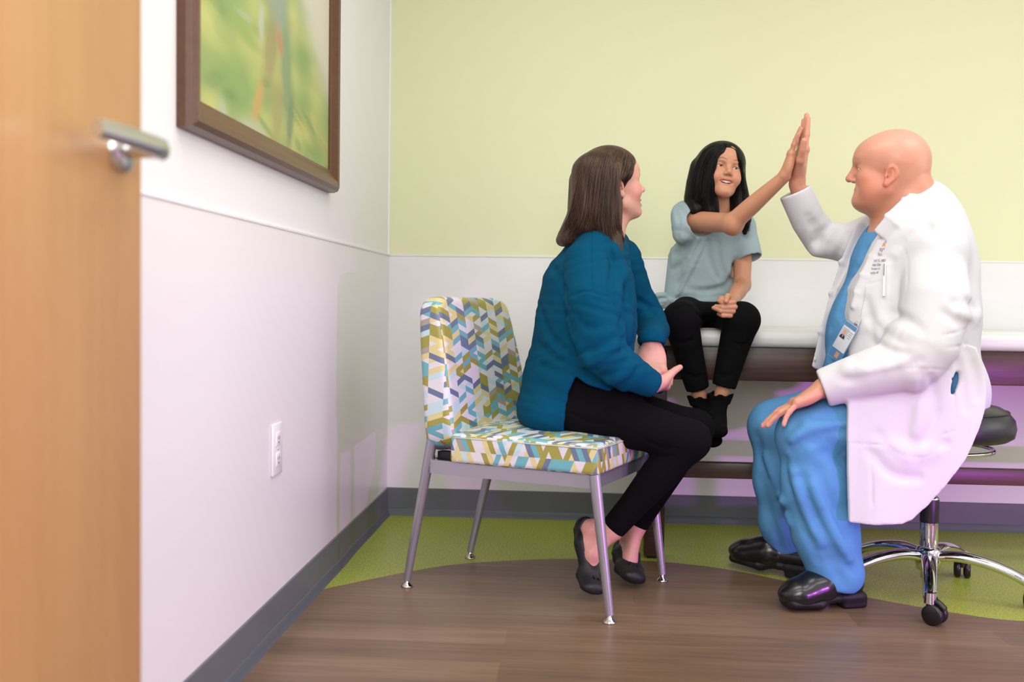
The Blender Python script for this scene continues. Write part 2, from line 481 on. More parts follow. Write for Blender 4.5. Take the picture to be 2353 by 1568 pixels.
# ================================================================== framed picture on the left wall
def art_mesh():
    ny, nz = 150, 120
    u = np.linspace(0, 1, ny)[:, None] * np.ones((1, nz)); v = np.ones((ny, 1)) * np.linspace(0, 1, nz)[None, :]   # u: near->far, v: up
    def blob(cu, cv, su, sv, a=0, p=2):
        du, dv = u - cu, v - cv; c, s = math.cos(a), math.sin(a)
        return np.exp(-(((du * c + dv * s) / su) ** 2 + ((-du * s + dv * c) / sv) ** 2))
    def nz_(f, seed):
        r = np.random.default_rng(seed); o = np.zeros_like(u)
        for i in range(14):
            a = r.uniform(0, 6.28); k = f * r.uniform(0.5, 1.6); o += np.sin(k * (u * math.cos(a) * 0.5 + v * math.sin(a)) + r.uniform(0, 6.28))
        return o / 5
    c = np.zeros((ny, nz, 3)); C_ = lambda *q: np.array(lin(*q)[:3])
    m = np.clip(0.5 + 0.6 * nz_(30, 1), 0, 1)[..., None]; m2 = np.clip(0.45 + 0.8 * nz_(55, 2), 0, 1)[..., None]
    c[:] = C_(142, 178, 92) * m + C_(206, 208, 112) * (1 - m); c = c * (0.75 + 0.25 * m2) + C_(120, 152, 84) * 0.25 * (1 - m2)
    sky = 1 / (1 + np.exp(-((v - (0.34 - 0.9 * (u - 0.92) + 0.5 * np.clip(0.62 - u, 0, 1) * 4)) * 26))); c = c * (1 - sky[..., None]) + C_(222, 218, 198) * sky[..., None]
    def lay(w, col, a=1.0):
        nonlocal c; w = np.clip(w * 1.6, 0, 1)[..., None] * a; c = c * (1 - w) + C_(*col) * w
    for i in range(30):
        r = np.random.default_rng(50 + i); lay(blob(r.uniform(0, .45), r.uniform(0.0, .55), r.uniform(.02, .07), r.uniform(.008, .03), r.uniform(-.4, .4)), [(204, 204, 104), (112, 150, 84), (186, 200, 176), (150, 178, 84)][i % 4], 0.6)
    for i in range(24):
        r = np.random.default_rng(90 + i); lay(blob(r.uniform(.55, 1), r.uniform(0.0, .16), r.uniform(.02, .08), r.uniform(.006, .018), -0.4), [(206, 200, 92), (130, 150, 76), (176, 180, 100)][i % 3], 0.6)
    lay(blob(0.50, 0.50, 0.07, 0.16, 0.3), (150, 168, 160), 0.85); lay(blob(0.46, 0.58, 0.05, 0.12, 0), (164, 160, 128), 0.7)
    lay(blob(0.585, 0.26, 0.040, 0.155, 0.06), (134, 164, 112), 0.95); lay(blob(0.62, 0.10, 0.022, 0.085, -0.15), (122, 148, 104), 0.85)
    lay(blob(0.46, 0.28, 0.045, 0.10, -0.2), (164, 150, 92), 0.8); lay(blob(0.515, 0.11, 0.035, 0.09, -0.1), (176, 162, 96), 0.75)
    lay(blob(0.53, 0.33, 0.018, 0.04, 0.4), (204, 136, 92), 0.8); lay(blob(0.37, 0.10, 0.022, 0.06, -0.4), (214, 166, 78), 0.85)
    lay(blob(0.39, 0.34, 0.016, 0.05, 0), (196, 200, 188), 0.7)
    g = c.mean(-1, keepdims=True); c = (c * 0.85 + g * 0.15) * 0.90
    return ny, nz, c
PY0, PY1, PZ0, PZ1 = -2.156, -0.978, 1.197, 2.10
pic = thing('framed_picture', 'framed painting of green foliage on the white left wall', 'picture', (0, (PY0 + PY1) / 2, PZ0))
def frame_wood():
    t = NT('walnut picture frame'); g = t.noise(1, 4, None, (60, 4, 60))
    t.set(Base_Color=t.mix(g, lin(76, 44, 27), lin(104, 64, 40)), Roughness=0.34, Coat_Weight=0.12, Coat_Roughness=0.25); return t.m
M_FRW = frame_wood()
hw, fw_, hh = (PY1 - PY0) / 2, 0.062, PZ1 - PZ0
prof = [(0.0, 0.0), (0.0, 0.018), (0.004, 0.030), (0.014, 0.038), (0.030, 0.036), (fw_ - 0.008, 0.022), (fw_, 0.020), (fw_, 0.0)]   # inset, depth
b = MB()
cor = [(-hw, 0), (hw, 0), (hw, hh), (-hw, hh)]; inn = [(1, 1), (-1, 1), (-1, -1), (1, -1)]
for k in range(4):
    P = np.zeros((len(prof), 2, 3))
    for i, (o, d) in enumerate(prof):
        for e, q in enumerate((k, (k + 1) % 4)):
            P[i, e] = (d, cor[q][0] + inn[q][0] * o, cor[q][1] + inn[q][1] * o)
    b.grid(P, 0, False)
b.build('frame', M_FRW, pic)
ny, nz, cc = art_mesh()
P = np.zeros((ny, nz, 3)); P[..., 0] = 0.014
P[..., 1] = np.linspace(-hw + fw_ - 0.004, hw - fw_ + 0.004, ny)[:, None]; P[..., 2] = np.linspace(fw_ - 0.004, hh - fw_ + 0.004, nz)[None, :]
t = NT('painted canvas'); an = t.n('ShaderNodeAttribute', attribute_name='tint'); t.set(Base_Color=an.outputs['Color'], Roughness=0.5)
b = MB(); b.grid(P, 0, False); art = b.build('canvas', t.m, pic)
at_ = art.data.attributes.new('tint', 'FLOAT_COLOR', 'POINT'); at_.data.foreach_set('color', np.concatenate([cc.reshape(-1, 3), np.ones((ny * nz, 1))], 1).astype(f32).ravel())
MB().box((0.010, 0, hh / 2), (0.003, hw - 0.03, hh / 2 - 0.03)).build('backing', M_FRW, pic)

# ================================================================== wall outlet
M_PLATE = plain('white outlet plastic', lin(240, 240, 242), 0.3)
M_SLOT = plain('dark slot', lin(60, 58, 60), 0.6)
ou = thing('wall_outlet', 'white duplex wall outlet low on the left wall', 'outlet', (0.006, -1.527, 0.487))
MB().box((0.003, 0, 0), (0.003, 0.041, 0.066), bev=0.0025).build('plate', M_PLATE, ou)
for z in (0.026, -0.026):
    r = MB().box((0.0065, 0, z), (0.0015, 0.0165, 0.0175), bev=0.001).build('receptacle', M_PLATE, ou)
    MB().box((0.0082, 0.006, z + 0.003), (0.0004, 0.001, 0.005)).box((0.0082, -0.006, z + 0.003), (0.0004, 0.001, 0.004)).box((0.0082, 0, z - 0.009), (0.0004, 0.0022, 0.0022)).build('slots', M_SLOT, r)
MB().lathe([(0.0, 0.0012), (0.003, 0.0008), (0.0032, 0)], (0.006, 0, 0), 12, R=RX90).build('screw', M_SATIN, ou)
# ================================================================== guest chair
def pattern(name, seat):
    """strips slanting up and down inside columns: interlaced parallelograms and triangles"""
    t = NT(name); sp = t.n('ShaderNodeSeparateXYZ'); t.l(t.co(), sp.inputs[0]); x, y, z = sp.outputs
    ns = t.n('ShaderNodeSeparateXYZ'); t.l(t.co('Normal'), ns.inputs[0]); ax, ay, az = [t.math('ABSOLUTE', o_) for o_ in ns.outputs]
    def pick_(c_, a_, b_): return t.math('ADD', t.math('MULTIPLY', c_, a_), t.math('MULTIPLY', t.math('SUBTRACT', 1.0, c_), b_))
    side = t.math('GREATER_THAN', ay, 0.72)
    if seat:
        top = t.math('GREATER_THAN', az, 0.62); frt = t.math('GREATER_THAN', ax, 0.72)
        cu = pick_(top, y, t.math('ADD', z, 0.013)); sv = pick_(frt, y, x)
    else: cu, sv = pick_(side, x, y), z
    W, Hh = (0.040 if seat else 0.052), 0.0170
    u = t.math('DIVIDE', t.math('ADD', cu, 5 * W + 0.03), W); c = t.math('FLOOR', u); fu = t.math('SUBTRACT', u, c)
    par = t.math('MODULO', c, 2.0); sg = t.math('SUBTRACT', t.math('MULTIPLY', par, 2.0), 1.0)     # -1 / +1
    v = t.math('DIVIDE', t.math('ADD', sv, 2.0), Hh)
    sh = t.math('MULTIPLY', t.math('MULTIPLY', fu, sg), 1.0)
    ra = t.math('FLOOR', t.math('ADD', v, sh)); rb = t.math('FLOOR', t.math('SUBTRACT', v, t.math('SUBTRACT', sh, t.math('MULTIPLY', sg, 1.0))))
    def hsh(a, b, k):
        cx = t.n('ShaderNodeCombineXYZ'); t.l(a, cx.inputs[0]); t.l(b, cx.inputs[1]); cx.inputs[2].default_value = k
        wn_ = t.n('ShaderNodeTexWhiteNoise'); t.l(cx.outputs[0], wn_.inputs['Vector']); return wn_.outputs['Value']
    WHT, TEAL, SLT, OLV, PALE, SKY, TAU = lin(224, 222, 228), lin(112, 180, 190), lin(106, 122, 150), lin(162, 156, 72), lin(222, 210, 150), lin(196, 222, 230), lin(170, 162, 152)
    colA = t.ramp(hsh(c, ra, 1.3), [(0, WHT), (0.34, TEAL), (0.56, SLT), (0.73, OLV), (0.88, TAU), (0.94, PALE)], True)
    colB = t.ramp(hsh(c, rb, 7.7), [(0, WHT), (0.50, SKY), (0.64, PALE), (0.78, OLV), (0.90, TEAL)], True)
    useA = t.math('GREATER_THAN', hsh(c, ra, 1.3), 0.34); pick = t.math('MULTIPLY', useA, t.math('GREATER_THAN', hsh(c, ra, 3.1), 0.25))
    t.set(Base_Color=t.mix(pick, colB, colA), Roughness=0.38, Specular_IOR_Level=0.5, Coat_Weight=0.08, Coat_Roughness=0.3)
    t.bump(t.noise(900, 2), 0.06, 0.0005); return t.m
M_BACK, M_SEAT = pattern('geometric vinyl of the back', False), pattern('geometric vinyl of the seat', True)
M_ALU = plain('silver powder coat', lin(176, 175, 182), 0.34, 0.65, var=0.04, vs=40)
M_BLACKP = plain('black plastic', lin(22, 22, 24), 0.4)
M_PIPE = plain('brown welt', lin(120, 72, 52), 0.6)
chair = thing('guest_chair', 'silver framed guest chair with geometric patterned cushions under the person in teal', 'chair', (0.65, -0.972, 0), math.radians(-21.9))
# cushions (chair frame: x forward, y to the chair's left)
F_ = Field((-0.24, -0.29, 0.36), (0.36, 0.29, 0.56), 0.005)
F_.add(rbox((0.065, 0.0, 0.440), (0.232, 0.250, 0.046), r=0.016))
F_.add(ell((0.02, 0, 0.468), (0.215, 0.235, 0.038)), 0.03)
F_.sub(rbox((0.065, 0, 0.385), (0.4, 0.4, 0.016), r=0.001), 0.004)
solid('seat_cushion', F_, M_SEAT, chair, relax=1)
pp = [(-0.155, -0.242), (0.285, -0.242), (0.292, -0.235), (0.292, 0.235), (0.285, 0.242), (-0.155, 0.242)]
b = MB(); b.tube(spline([(x, y, 0.4745) for x, y in [(-0.15, -0.2495), (0.1, -0.2500), (0.275, -0.2490), (0.2955, -0.236), (0.2972, 0.0), (0.2955, 0.236), (0.275, 0.2490), (0.1, 0.2500), (-0.15, 0.2495)]], 6), 0.0018, 8)
b.build('welt', plain('pale welt', lin(196, 196, 180), 0.5), bpy.data.objects['seat_cushion'])
Rb = np.array(Matrix.Rotation(math.radians(-6.5), 3, 'Y'))
F_ = Field((-0.36, -0.30, 0.38), (-0.12, 0.36, 0.92), 0.005)
ctr = A3(-0.232, 0.012, 0.655)
def backf(X, Y, Z):
    x, y, z = X - ctr[0], Y - ctr[1], Z - ctr[2]
    q0 = x * Rb[0, 0] + y * Rb[1, 0] + z * Rb[2, 0]; q2 = x * Rb[0, 2] + y * Rb[1, 2] + z * Rb[2, 2]
    qn = np.clip(q2 / 0.228, -1, 1); hw_ = 0.262 - 0.028 * qn - 0.02 * np.clip((-q2 - 0.15) / 0.08, 0, 1)
    r2 = 0.05; dy = np.abs(y + 0.020 * qn) - (hw_ - r2); dz = np.abs(q2) - (0.228 - r2)
    o = np.sqrt(np.maximum(dy, 0) ** 2 + np.maximum(dz, 0) ** 2) + np.minimum(np.maximum(dy, dz), 0) - r2
    th = 0.046 - 0.012 * np.clip(q2 / 0.228, 0, 1) ** 2 + 0.006 * np.clip(-q2 / 0.228, 0, 1)
    fx = np.abs(q0 - 0.010 * (y / 0.26) ** 2) - th; r = 0.022
    a, bb = fx + r, o + r
    return np.sqrt(np.maximum(a, 0) ** 2 + np.maximum(bb, 0) ** 2) + np.minimum(np.maximum(a, bb), 0) - r
F_.add(custom(backf, (-0.35, -0.29, 0.39), (-0.13, 0.35, 0.91)))
solid('backrest', F_, M_BACK, chair, relax=1)
b = MB(); b.tube(spline([(-0.235, -0.2485, 0.565), (-0.222, -0.2478, 0.52), (-0.205, -0.244, 0.475), (-0.18, -0.232, 0.442), (-0.165, -0.21, 0.43)], 6), 0.0022, 8)
b.build('welt', M_PIPE, bpy.data.objects['backrest'])
# frame: flat rails round the seat, rounded at the back corners
out = spline([(0.285, -0.235), (0.1, -0.238), (-0.2, -0.238), (-0.245, -0.225), (-0.262, -0.19), (-0.265, 0.0), (-0.262, 0.19), (-0.245, 0.225), (-0.2, 0.238), (0.1, 0.238), (0.285, 0.235)], 6) + [A3(0.288, 0.0), A3(0.285, -0.235)]
b = MB(); n = len(out); ctr2 = A3(0.02, 0.0)
P = np.zeros((5, n, 3))
for j, q in enumerate(out):
    d = (ctr2 - q); d = d / np.linalg.norm(d) * 0.022
    for i, (o, z) in enumerate(((0, 0.362), (0, 0.402), (1, 0.402), (1, 0.362), (0, 0.362))): P[i, j] = (q[0] + d[0] * o, q[1] + d[1] * o, z)
b.grid(P, 0, False, True); b.build('seat_frame', M_ALU, chair, bevel=0.003)
MB().box((0.05, 0, 0.397), (0.2, 0.2, 0.006)).build('seat_pan', M_BLACKP, chair)
for s in (-1, 1):
    b = MB(); b.tube(spline([(-0.25, s * 0.205, 0.4), (-0.262, s * 0.2, 0.5), (-0.275, s * 0.19, 0.62)], 5), 0.011, 12)
    b.box((-0.2, s * 0.19, 0.41), (0.03, 0.014, 0.014)); b.build('back_bracket', M_BLACKP, chair)
M_GLIDE = plain('nickel glide', lin(210, 205, 200), 0.15, 1.0)
for nm, top, ft in (('f', (0.283, -0.238), (0.3327, -0.2364)), ('f', (0.283, 0.238), (0.334, 0.2370)), ('b', (-0.247, -0.222), (-0.335, -0.1993)), ('b', (-0.247, 0.222), (-0.330, 0.1993))):
    z1 = 0.402 if nm == 'f' else 0.47
    tx, ty = (top[0], top[1]) if nm == 'f' else (top[0] + 0.012, top[1] + 0.004 * np.sign(top[1]))
    lg = MB().tube([(ft[0], ft[1], 0.022), ((ft[0] + tx) / 2, (ft[1] + ty) / 2, (z1 + 0.022) / 2), (tx, ty, z1)], [0.0115, 0.014, 0.0165], 20).build('leg', M_ALU, chair)
    MB().lathe([(0.0065, 0.03), (0.0065, 0.016), (0.010, 0.012), (0.0165, 0.006), (0.0185, 0.003), (0.0185, 0.0), (0, 0)], (ft[0], ft[1], 0), 20).build('glide', M_GLIDE, lg)

# ================================================================== exam table
def dark_wood():
    t = NT('dark walnut laminate'); g = t.noise(1.0, 6, None, (2.5, 30, 55), 0.6)
    t.set(Base_Color=t.ramp(g, [(0.3, lin(52, 32, 25)), (0.55, lin(76, 50, 39)), (0.8, lin(94, 64, 50))]), Roughness=0.38); return t.m
M_DKW = dark_wood()
M_VIN = plain('white upholstery vinyl', lin(226, 227, 226), 0.33, bump=0.05, bs=300)
TX0, TX1, TYF, TYB = 1.0, 3.05, -0.60, -0.06
tab = thing('exam_table', 'long exam table with white padded top and dark wood frame against the back wall', 'table', ((TX0 + TX1) / 2, (TYF + TYB) / 2, 0))
def loc(x, y, z): return (x - (TX0 + TX1) / 2, y - (TYF + TYB) / 2, z)
def lbox(lo, hi, bev=0.003):
    return MB().box(loc(*[(l + h) / 2 for l, h in zip(lo, hi)]), [(h - l) / 2 for l, h in zip(lo, hi)], bev=bev)
cu = lbox((TX0 - 0.01, TYF - 0.025, 0.730), (TX1 + 0.01, -0.02, 0.788), 0.018)
MB.box(cu, loc((TX0 + TX1) / 2, (TYF - 0.005) / 2, 0.7875), ((TX1 - TX0) / 2 - 0.02, 0.26, 0.004), bev=0.0035)
cu.build('cushion', M_VIN, tab)
lbox((TX0 + 0.01, TYF, 0.616), (TX1 - 0.01, TYF + 0.022, 0.731)).build('front_apron', M_DKW, tab)
lbox((TX0 + 0.01, TYB - 0.022, 0.616), (TX1 - 0.01, TYB, 0.731)).build('back_apron', M_DKW, tab)
for x in (TX0 + 0.01, TX1 - 0.032): lbox((x, TYF + 0.02, 0.616), (x + 0.022, TYB - 0.02, 0.731)).build('end_apron', M_DKW, tab)
lbox((TX0 + 0.06, TYF + 0.012, 0.280), (TX1 - 0.06, TYF + 0.045, 0.334)).build('stretcher', M_DKW, tab)
for x in (TX0 + 0.008, TX1 - 0.076):
    for y in (TYF, TYB - 0.068): lbox((x, y, 0.008), (x + 0.068, y + 0.068, 0.72), 0.004).build('leg', M_DKW, tab)
for x in (TX0 + 0.008, TX1 - 0.076):
    for y in (TYF, TYB - 0.068): lbox((x + 0.012, y + 0.012, 0.0), (x + 0.056, y + 0.056, 0.01), 0.002).build('foot_glide', M_BLACKP, tab)

# ================================================================== rolling stool
SX, SY = 1.838, -0.945
st = thing('rolling_stool', 'round black cushioned rolling stool on a chrome five star base under the white coat', 'stool', (SX, SY, 0))
M_BLV = plain('black stool vinyl', lin(34, 38, 38), 0.36, bump=0.05, bs=250)
M_RUB = plain('black caster', lin(20, 20, 22), 0.3)
sc_ = MB().lathe([(0.0, 0.588), (0.15, 0.587), (0.185, 0.58), (0.206, 0.568), (0.225, 0.545), (0.230, 0.52), (0.225, 0.495), (0.208, 0.484), (0.1, 0.478), (0.0, 0.478)], n=56).build('seat', M_BLV, st)
MB().lathe([(0.2075, 0.5665), (0.2095, 0.5690), (0.2115, 0.5665), (0.2090, 0.5640)], n=56).build('seam', M_BLACKP, sc_)
MB().lathe([(0.0, 0.478), (0.09, 0.478), (0.09, 0.462), (0.03, 0.452), (0.03, 0.40), (0.0, 0.40)], n=32).build('seat_plate', M_BLACKP, st)
tr = MB(); tr.tube([(0.172 * math.cos(a), 0.172 * math.sin(a), 0.452 + 0.0 * a) for a in np.linspace(0, 2 * math.pi, 49)], 0.006, 10, caps=False)
for a in (0.6, 2.7, 4.8): tr.tube([(0.03 * math.cos(a), 0.03 * math.sin(a), 0.458), (0.172 * math.cos(a), 0.172 * math.sin(a), 0.452)], 0.005, 8)
tr.build('lever_ring', M_CHROME, st)
MB().tube([(0, 0, 0.285), (0, 0, 0.48)], 0.0145, 24).build('gas_piston', M_BLACKP, st)
col_ = MB().lathe([(0.0, 0.055), (0.021, 0.055), (0.021, 0.085), (0.0265, 0.09), (0.0265, 0.298), (0.0225, 0.303), (0.0145, 0.303)], n=32).build('column', M_CHROME, st)
b = MB(); b.lathe([(0.0268, 0.225), (0.0271, 0.226), (0.0271, 0.295), (0.0268, 0.296)], n=32).build('collar_sticker', plain('dark sticker', lin(36, 34, 38), 0.4), col_)
hub = MB().lathe([(0.0, 0.150), (0.03, 0.150), (0.037, 0.14), (0.039, 0.11), (0.033, 0.082), (0.0, 0.082)], n=32).build('hub', M_CHROME, st)
for ad in (-107, -24.5, 50, 122, 194):
    a = math.radians(ad); c, s = math.cos(a), math.sin(a); Rr = 0.285
    pts = spline([(0.02 * c, 0.02 * s, 0.122), (0.09 * c, 0.09 * s, 0.130), (0.17 * c, 0.17 * s, 0.118), (0.24 * c, 0.24 * s, 0.094), (Rr * c, Rr * s, 0.070)], 6)
    rad = list(np.interp(np.linspace(0, 1, len(pts)), [0, 0.3, 0.8, 1], [0.022, 0.023, 0.019, 0.0195]))
    lg = MB().tube(pts, rad, 18, flat=((0, 0, 1), 0.72)); lg.tube([(Rr * c, Rr * s, 0.086), (Rr * c, Rr * s, 0.056)], [0.016, 0.0175], 18)
    arm = lg.build('base_arm', M_CHROME, st)
    sw = math.radians(ad + {-107: 62, -24.5: 75, 50: 20, 122: -40, 194: 50}[ad]); d = A3(math.cos(sw), math.sin(sw), 0); nrm = A3(-d[1], d[0], 0)
    cc_ = A3(Rr * c, Rr * s, 0.0) + d * 0.014; cc_[2] = 0.0285
    b = MB(); Rw = np.column_stack([d, A3(0, 0, 1), nrm])
    for q in (-1, 1):
        b.lathe([(0.0, 0.011), (0.014, 0.012), (0.024, 0.010), (0.0285, 0.005), (0.0285, -0.007), (0.024, -0.010), (0, -0.010)], cc_ + nrm * q * 0.0145, 24, R=Rw)
    b.tube([A3(Rr * c, Rr * s, 0.058), A3(Rr * c, Rr * s, 0.036)], 0.011, 14)
    b.tube(spline([cc_ + A3(0, 0, 0.026) - d * 0.012, cc_ + A3(0, 0, 0.034) + d * 0.004, cc_ + A3(0, 0, 0.018) + d * 0.028], 5), 0.0095, 10)
    b.build('caster', M_RUB, arm)
# ================================================================== figures: shared anatomy
def surf(F, px, py, y0=-2.2, y1=0.2):
    """first point of a sculpted surface that the sight line through a photo position meets"""
    ys = np.arange(y0, y1, 0.002); r = _ray(px, py); P = CAM + r[None, :] * ((ys - CAM[1]) / r[1])[:, None]
    ix = []; ok = np.ones(len(ys), bool)
    for n in range(3):
        i = np.searchsorted(F.ax[n], P[:, n]); ok &= (i > 0) & (i < len(F.ax[n])); ix.append(np.clip(i, 0, len(F.ax[n]) - 1))
    d = np.where(ok, F.D[ix[0], ix[1], ix[2]], 1.0); h = np.nonzero(d < 0)[0]
    return P[h[0]] if len(h) else None
def trace(F, pts, n=6):
    q = [surf(F, *p) for p in spline(pts, n)]
    return [p for p in q if p is not None]
def groove(F, pts, r=0.004, k=0.012, off=0.0, n=7):
    q = trace(F, [A3(*p) for p in pts], n)
    if len(q) > 1:
        q = [p + A3(0, -off, 0) for p in q]; m_ = len(q); rr = [r * (0.35 + 0.65 * math.sin(math.pi * (i + 0.5) / m_)) for i in range(m_)]
        F.sub(chain(q, rr), k)
def ridge(F, pts, r=0.006, k=0.016, off=-0.003, n=7):
    q = trace(F, [A3(*p) for p in pts], n)
    if len(q) > 1:
        q = [p + A3(0, -off, 0) for p in q]; m_ = len(q); rr = [r * (0.35 + 0.65 * math.sin(math.pi * (i + 0.5) / m_)) for i in range(m_)]
        F.add(chain(q, rr), k)

def hand(F, w, d, n, right=True, s=1.0, curl=None, spread=(8, 2, -4, -11), thumb=None, nail=None, thin=1.0, paint=None, skip=()):
    """w wrist centre, d finger direction, n the way the palm faces"""
    d = _n(d); n = _n(np.asarray(n, float) - d * np.dot(n, d)); t = np.cross(d, n) * (1 if right else -1)
    L = lambda a, b, c: np.asarray(w) + s * (d * a + t * b + n * c)
    mcp = [(0.088, 0.029), (0.092, 0.009), (0.088, -0.011), (0.080, -0.029)]
    ln = [(0.043, 0.026, 0.022), (0.048, 0.030, 0.023), (0.044, 0.028, 0.022), (0.034, 0.020, 0.019)]
    rad = [(0.0098, 0.0088, 0.0080, 0.0070), (0.0100, 0.0090, 0.0082, 0.0072), (0.0096, 0.0086, 0.0078, 0.0068), (0.0086, 0.0076, 0.0069, 0.0060)]
    curl = curl or [(8, 10, 6)] * 4
    H = []
    for i, (a, b) in enumerate(mcp):
        H.append((cap(L(0.006, b * 0.42, 0), L(a, b, -0.001), 0.0150 * s * thin, 0.0118 * s * thin), 0.016 * s))
    H.append((ell(L(0.046, 0.0, 0.001), np.array((0.048, 0.036, 0.0125)) * s, np.column_stack([d, t, n])), 0.012 * s))
    H.append((ell(L(0.040, 0.026, 0.010), np.array((0.030, 0.015, 0.013)) * s, np.column_stack([_n(d + 0.5 * t), _n(t - 0.5 * d), n])), 0.014 * s))
    H.append((ell(L(0.040, -0.026, 0.007), np.array((0.032, 0.012, 0.012)) * s, np.column_stack([d, t, n])), 0.012 * s))
    for p, k in H: F.add(p, k)
    for i, (a, b) in enumerate(mcp):
        if i in skip: continue
        p = L(a, b, -0.001); ang = 0; pts = [p]; dirs = []
        sp = math.radians(spread[i])
        d0 = d * math.cos(sp) + t * math.sin(sp)
        for j in range(3):
            ang += math.radians(curl[i][j]); v = d0 * math.cos(ang) + n * math.sin(ang)
            p = p + v * ln[i][j] * s; pts.append(p); dirs.append(v)
        F.add(chain(pts, [r * s * thin for r in rad[i]]), 0.0035 * s)
        F.add(ell(pts[1], (rad[i][1] * 1.06 * s * thin,) * 3), 0.004 * s)          # knuckle
        F.add(ell(pts[0] - n * 0.004 * s, (0.0105 * s * thin,) * 3), 0.008 * s)
        if paint is not None and nail is not None:
            nn = -d0 * math.sin(ang) + n * math.cos(ang); side = np.cross(dirs[2], nn)
            c = pts[3] - dirs[2] * 0.004 * s - nn * 0.0068 * s
            paint.append((ell(c, (0.0065 * s, 0.0048 * s, 0.004 * s), np.column_stack([dirs[2], side, nn])), nail, 0.002, 0.8))
        if paint is not None:
            for q in (0, 1): paint.append((ell(pts[q] - n * 0.008 * s, (0.008 * s,) * 3), (0.62, 0.25, 0.22), 0.012, 0.22))
    th = thumb or [(0.55, 0.75, 0.30), (0.85, 0.45, 0.20), (0.95, 0.25, 0.15)]
    p = L(0.022, 0.022, 0.006); pts = [p]
    for v, l_ in zip(th, (0.046, 0.034, 0.027)):
        v = _n(d * v[0] + t * v[1] + n * v[2]); p = p + v * l_ * s; pts.append(p)
    F.add(chain(pts[:2], [0.0150 * s * thin, 0.0122 * s * thin]), 0.014 * s)
    F.add(chain(pts[1:], [0.0118 * s * thin, 0.0108 * s * thin, 0.0088 * s * thin]), 0.006 * s)
    return L

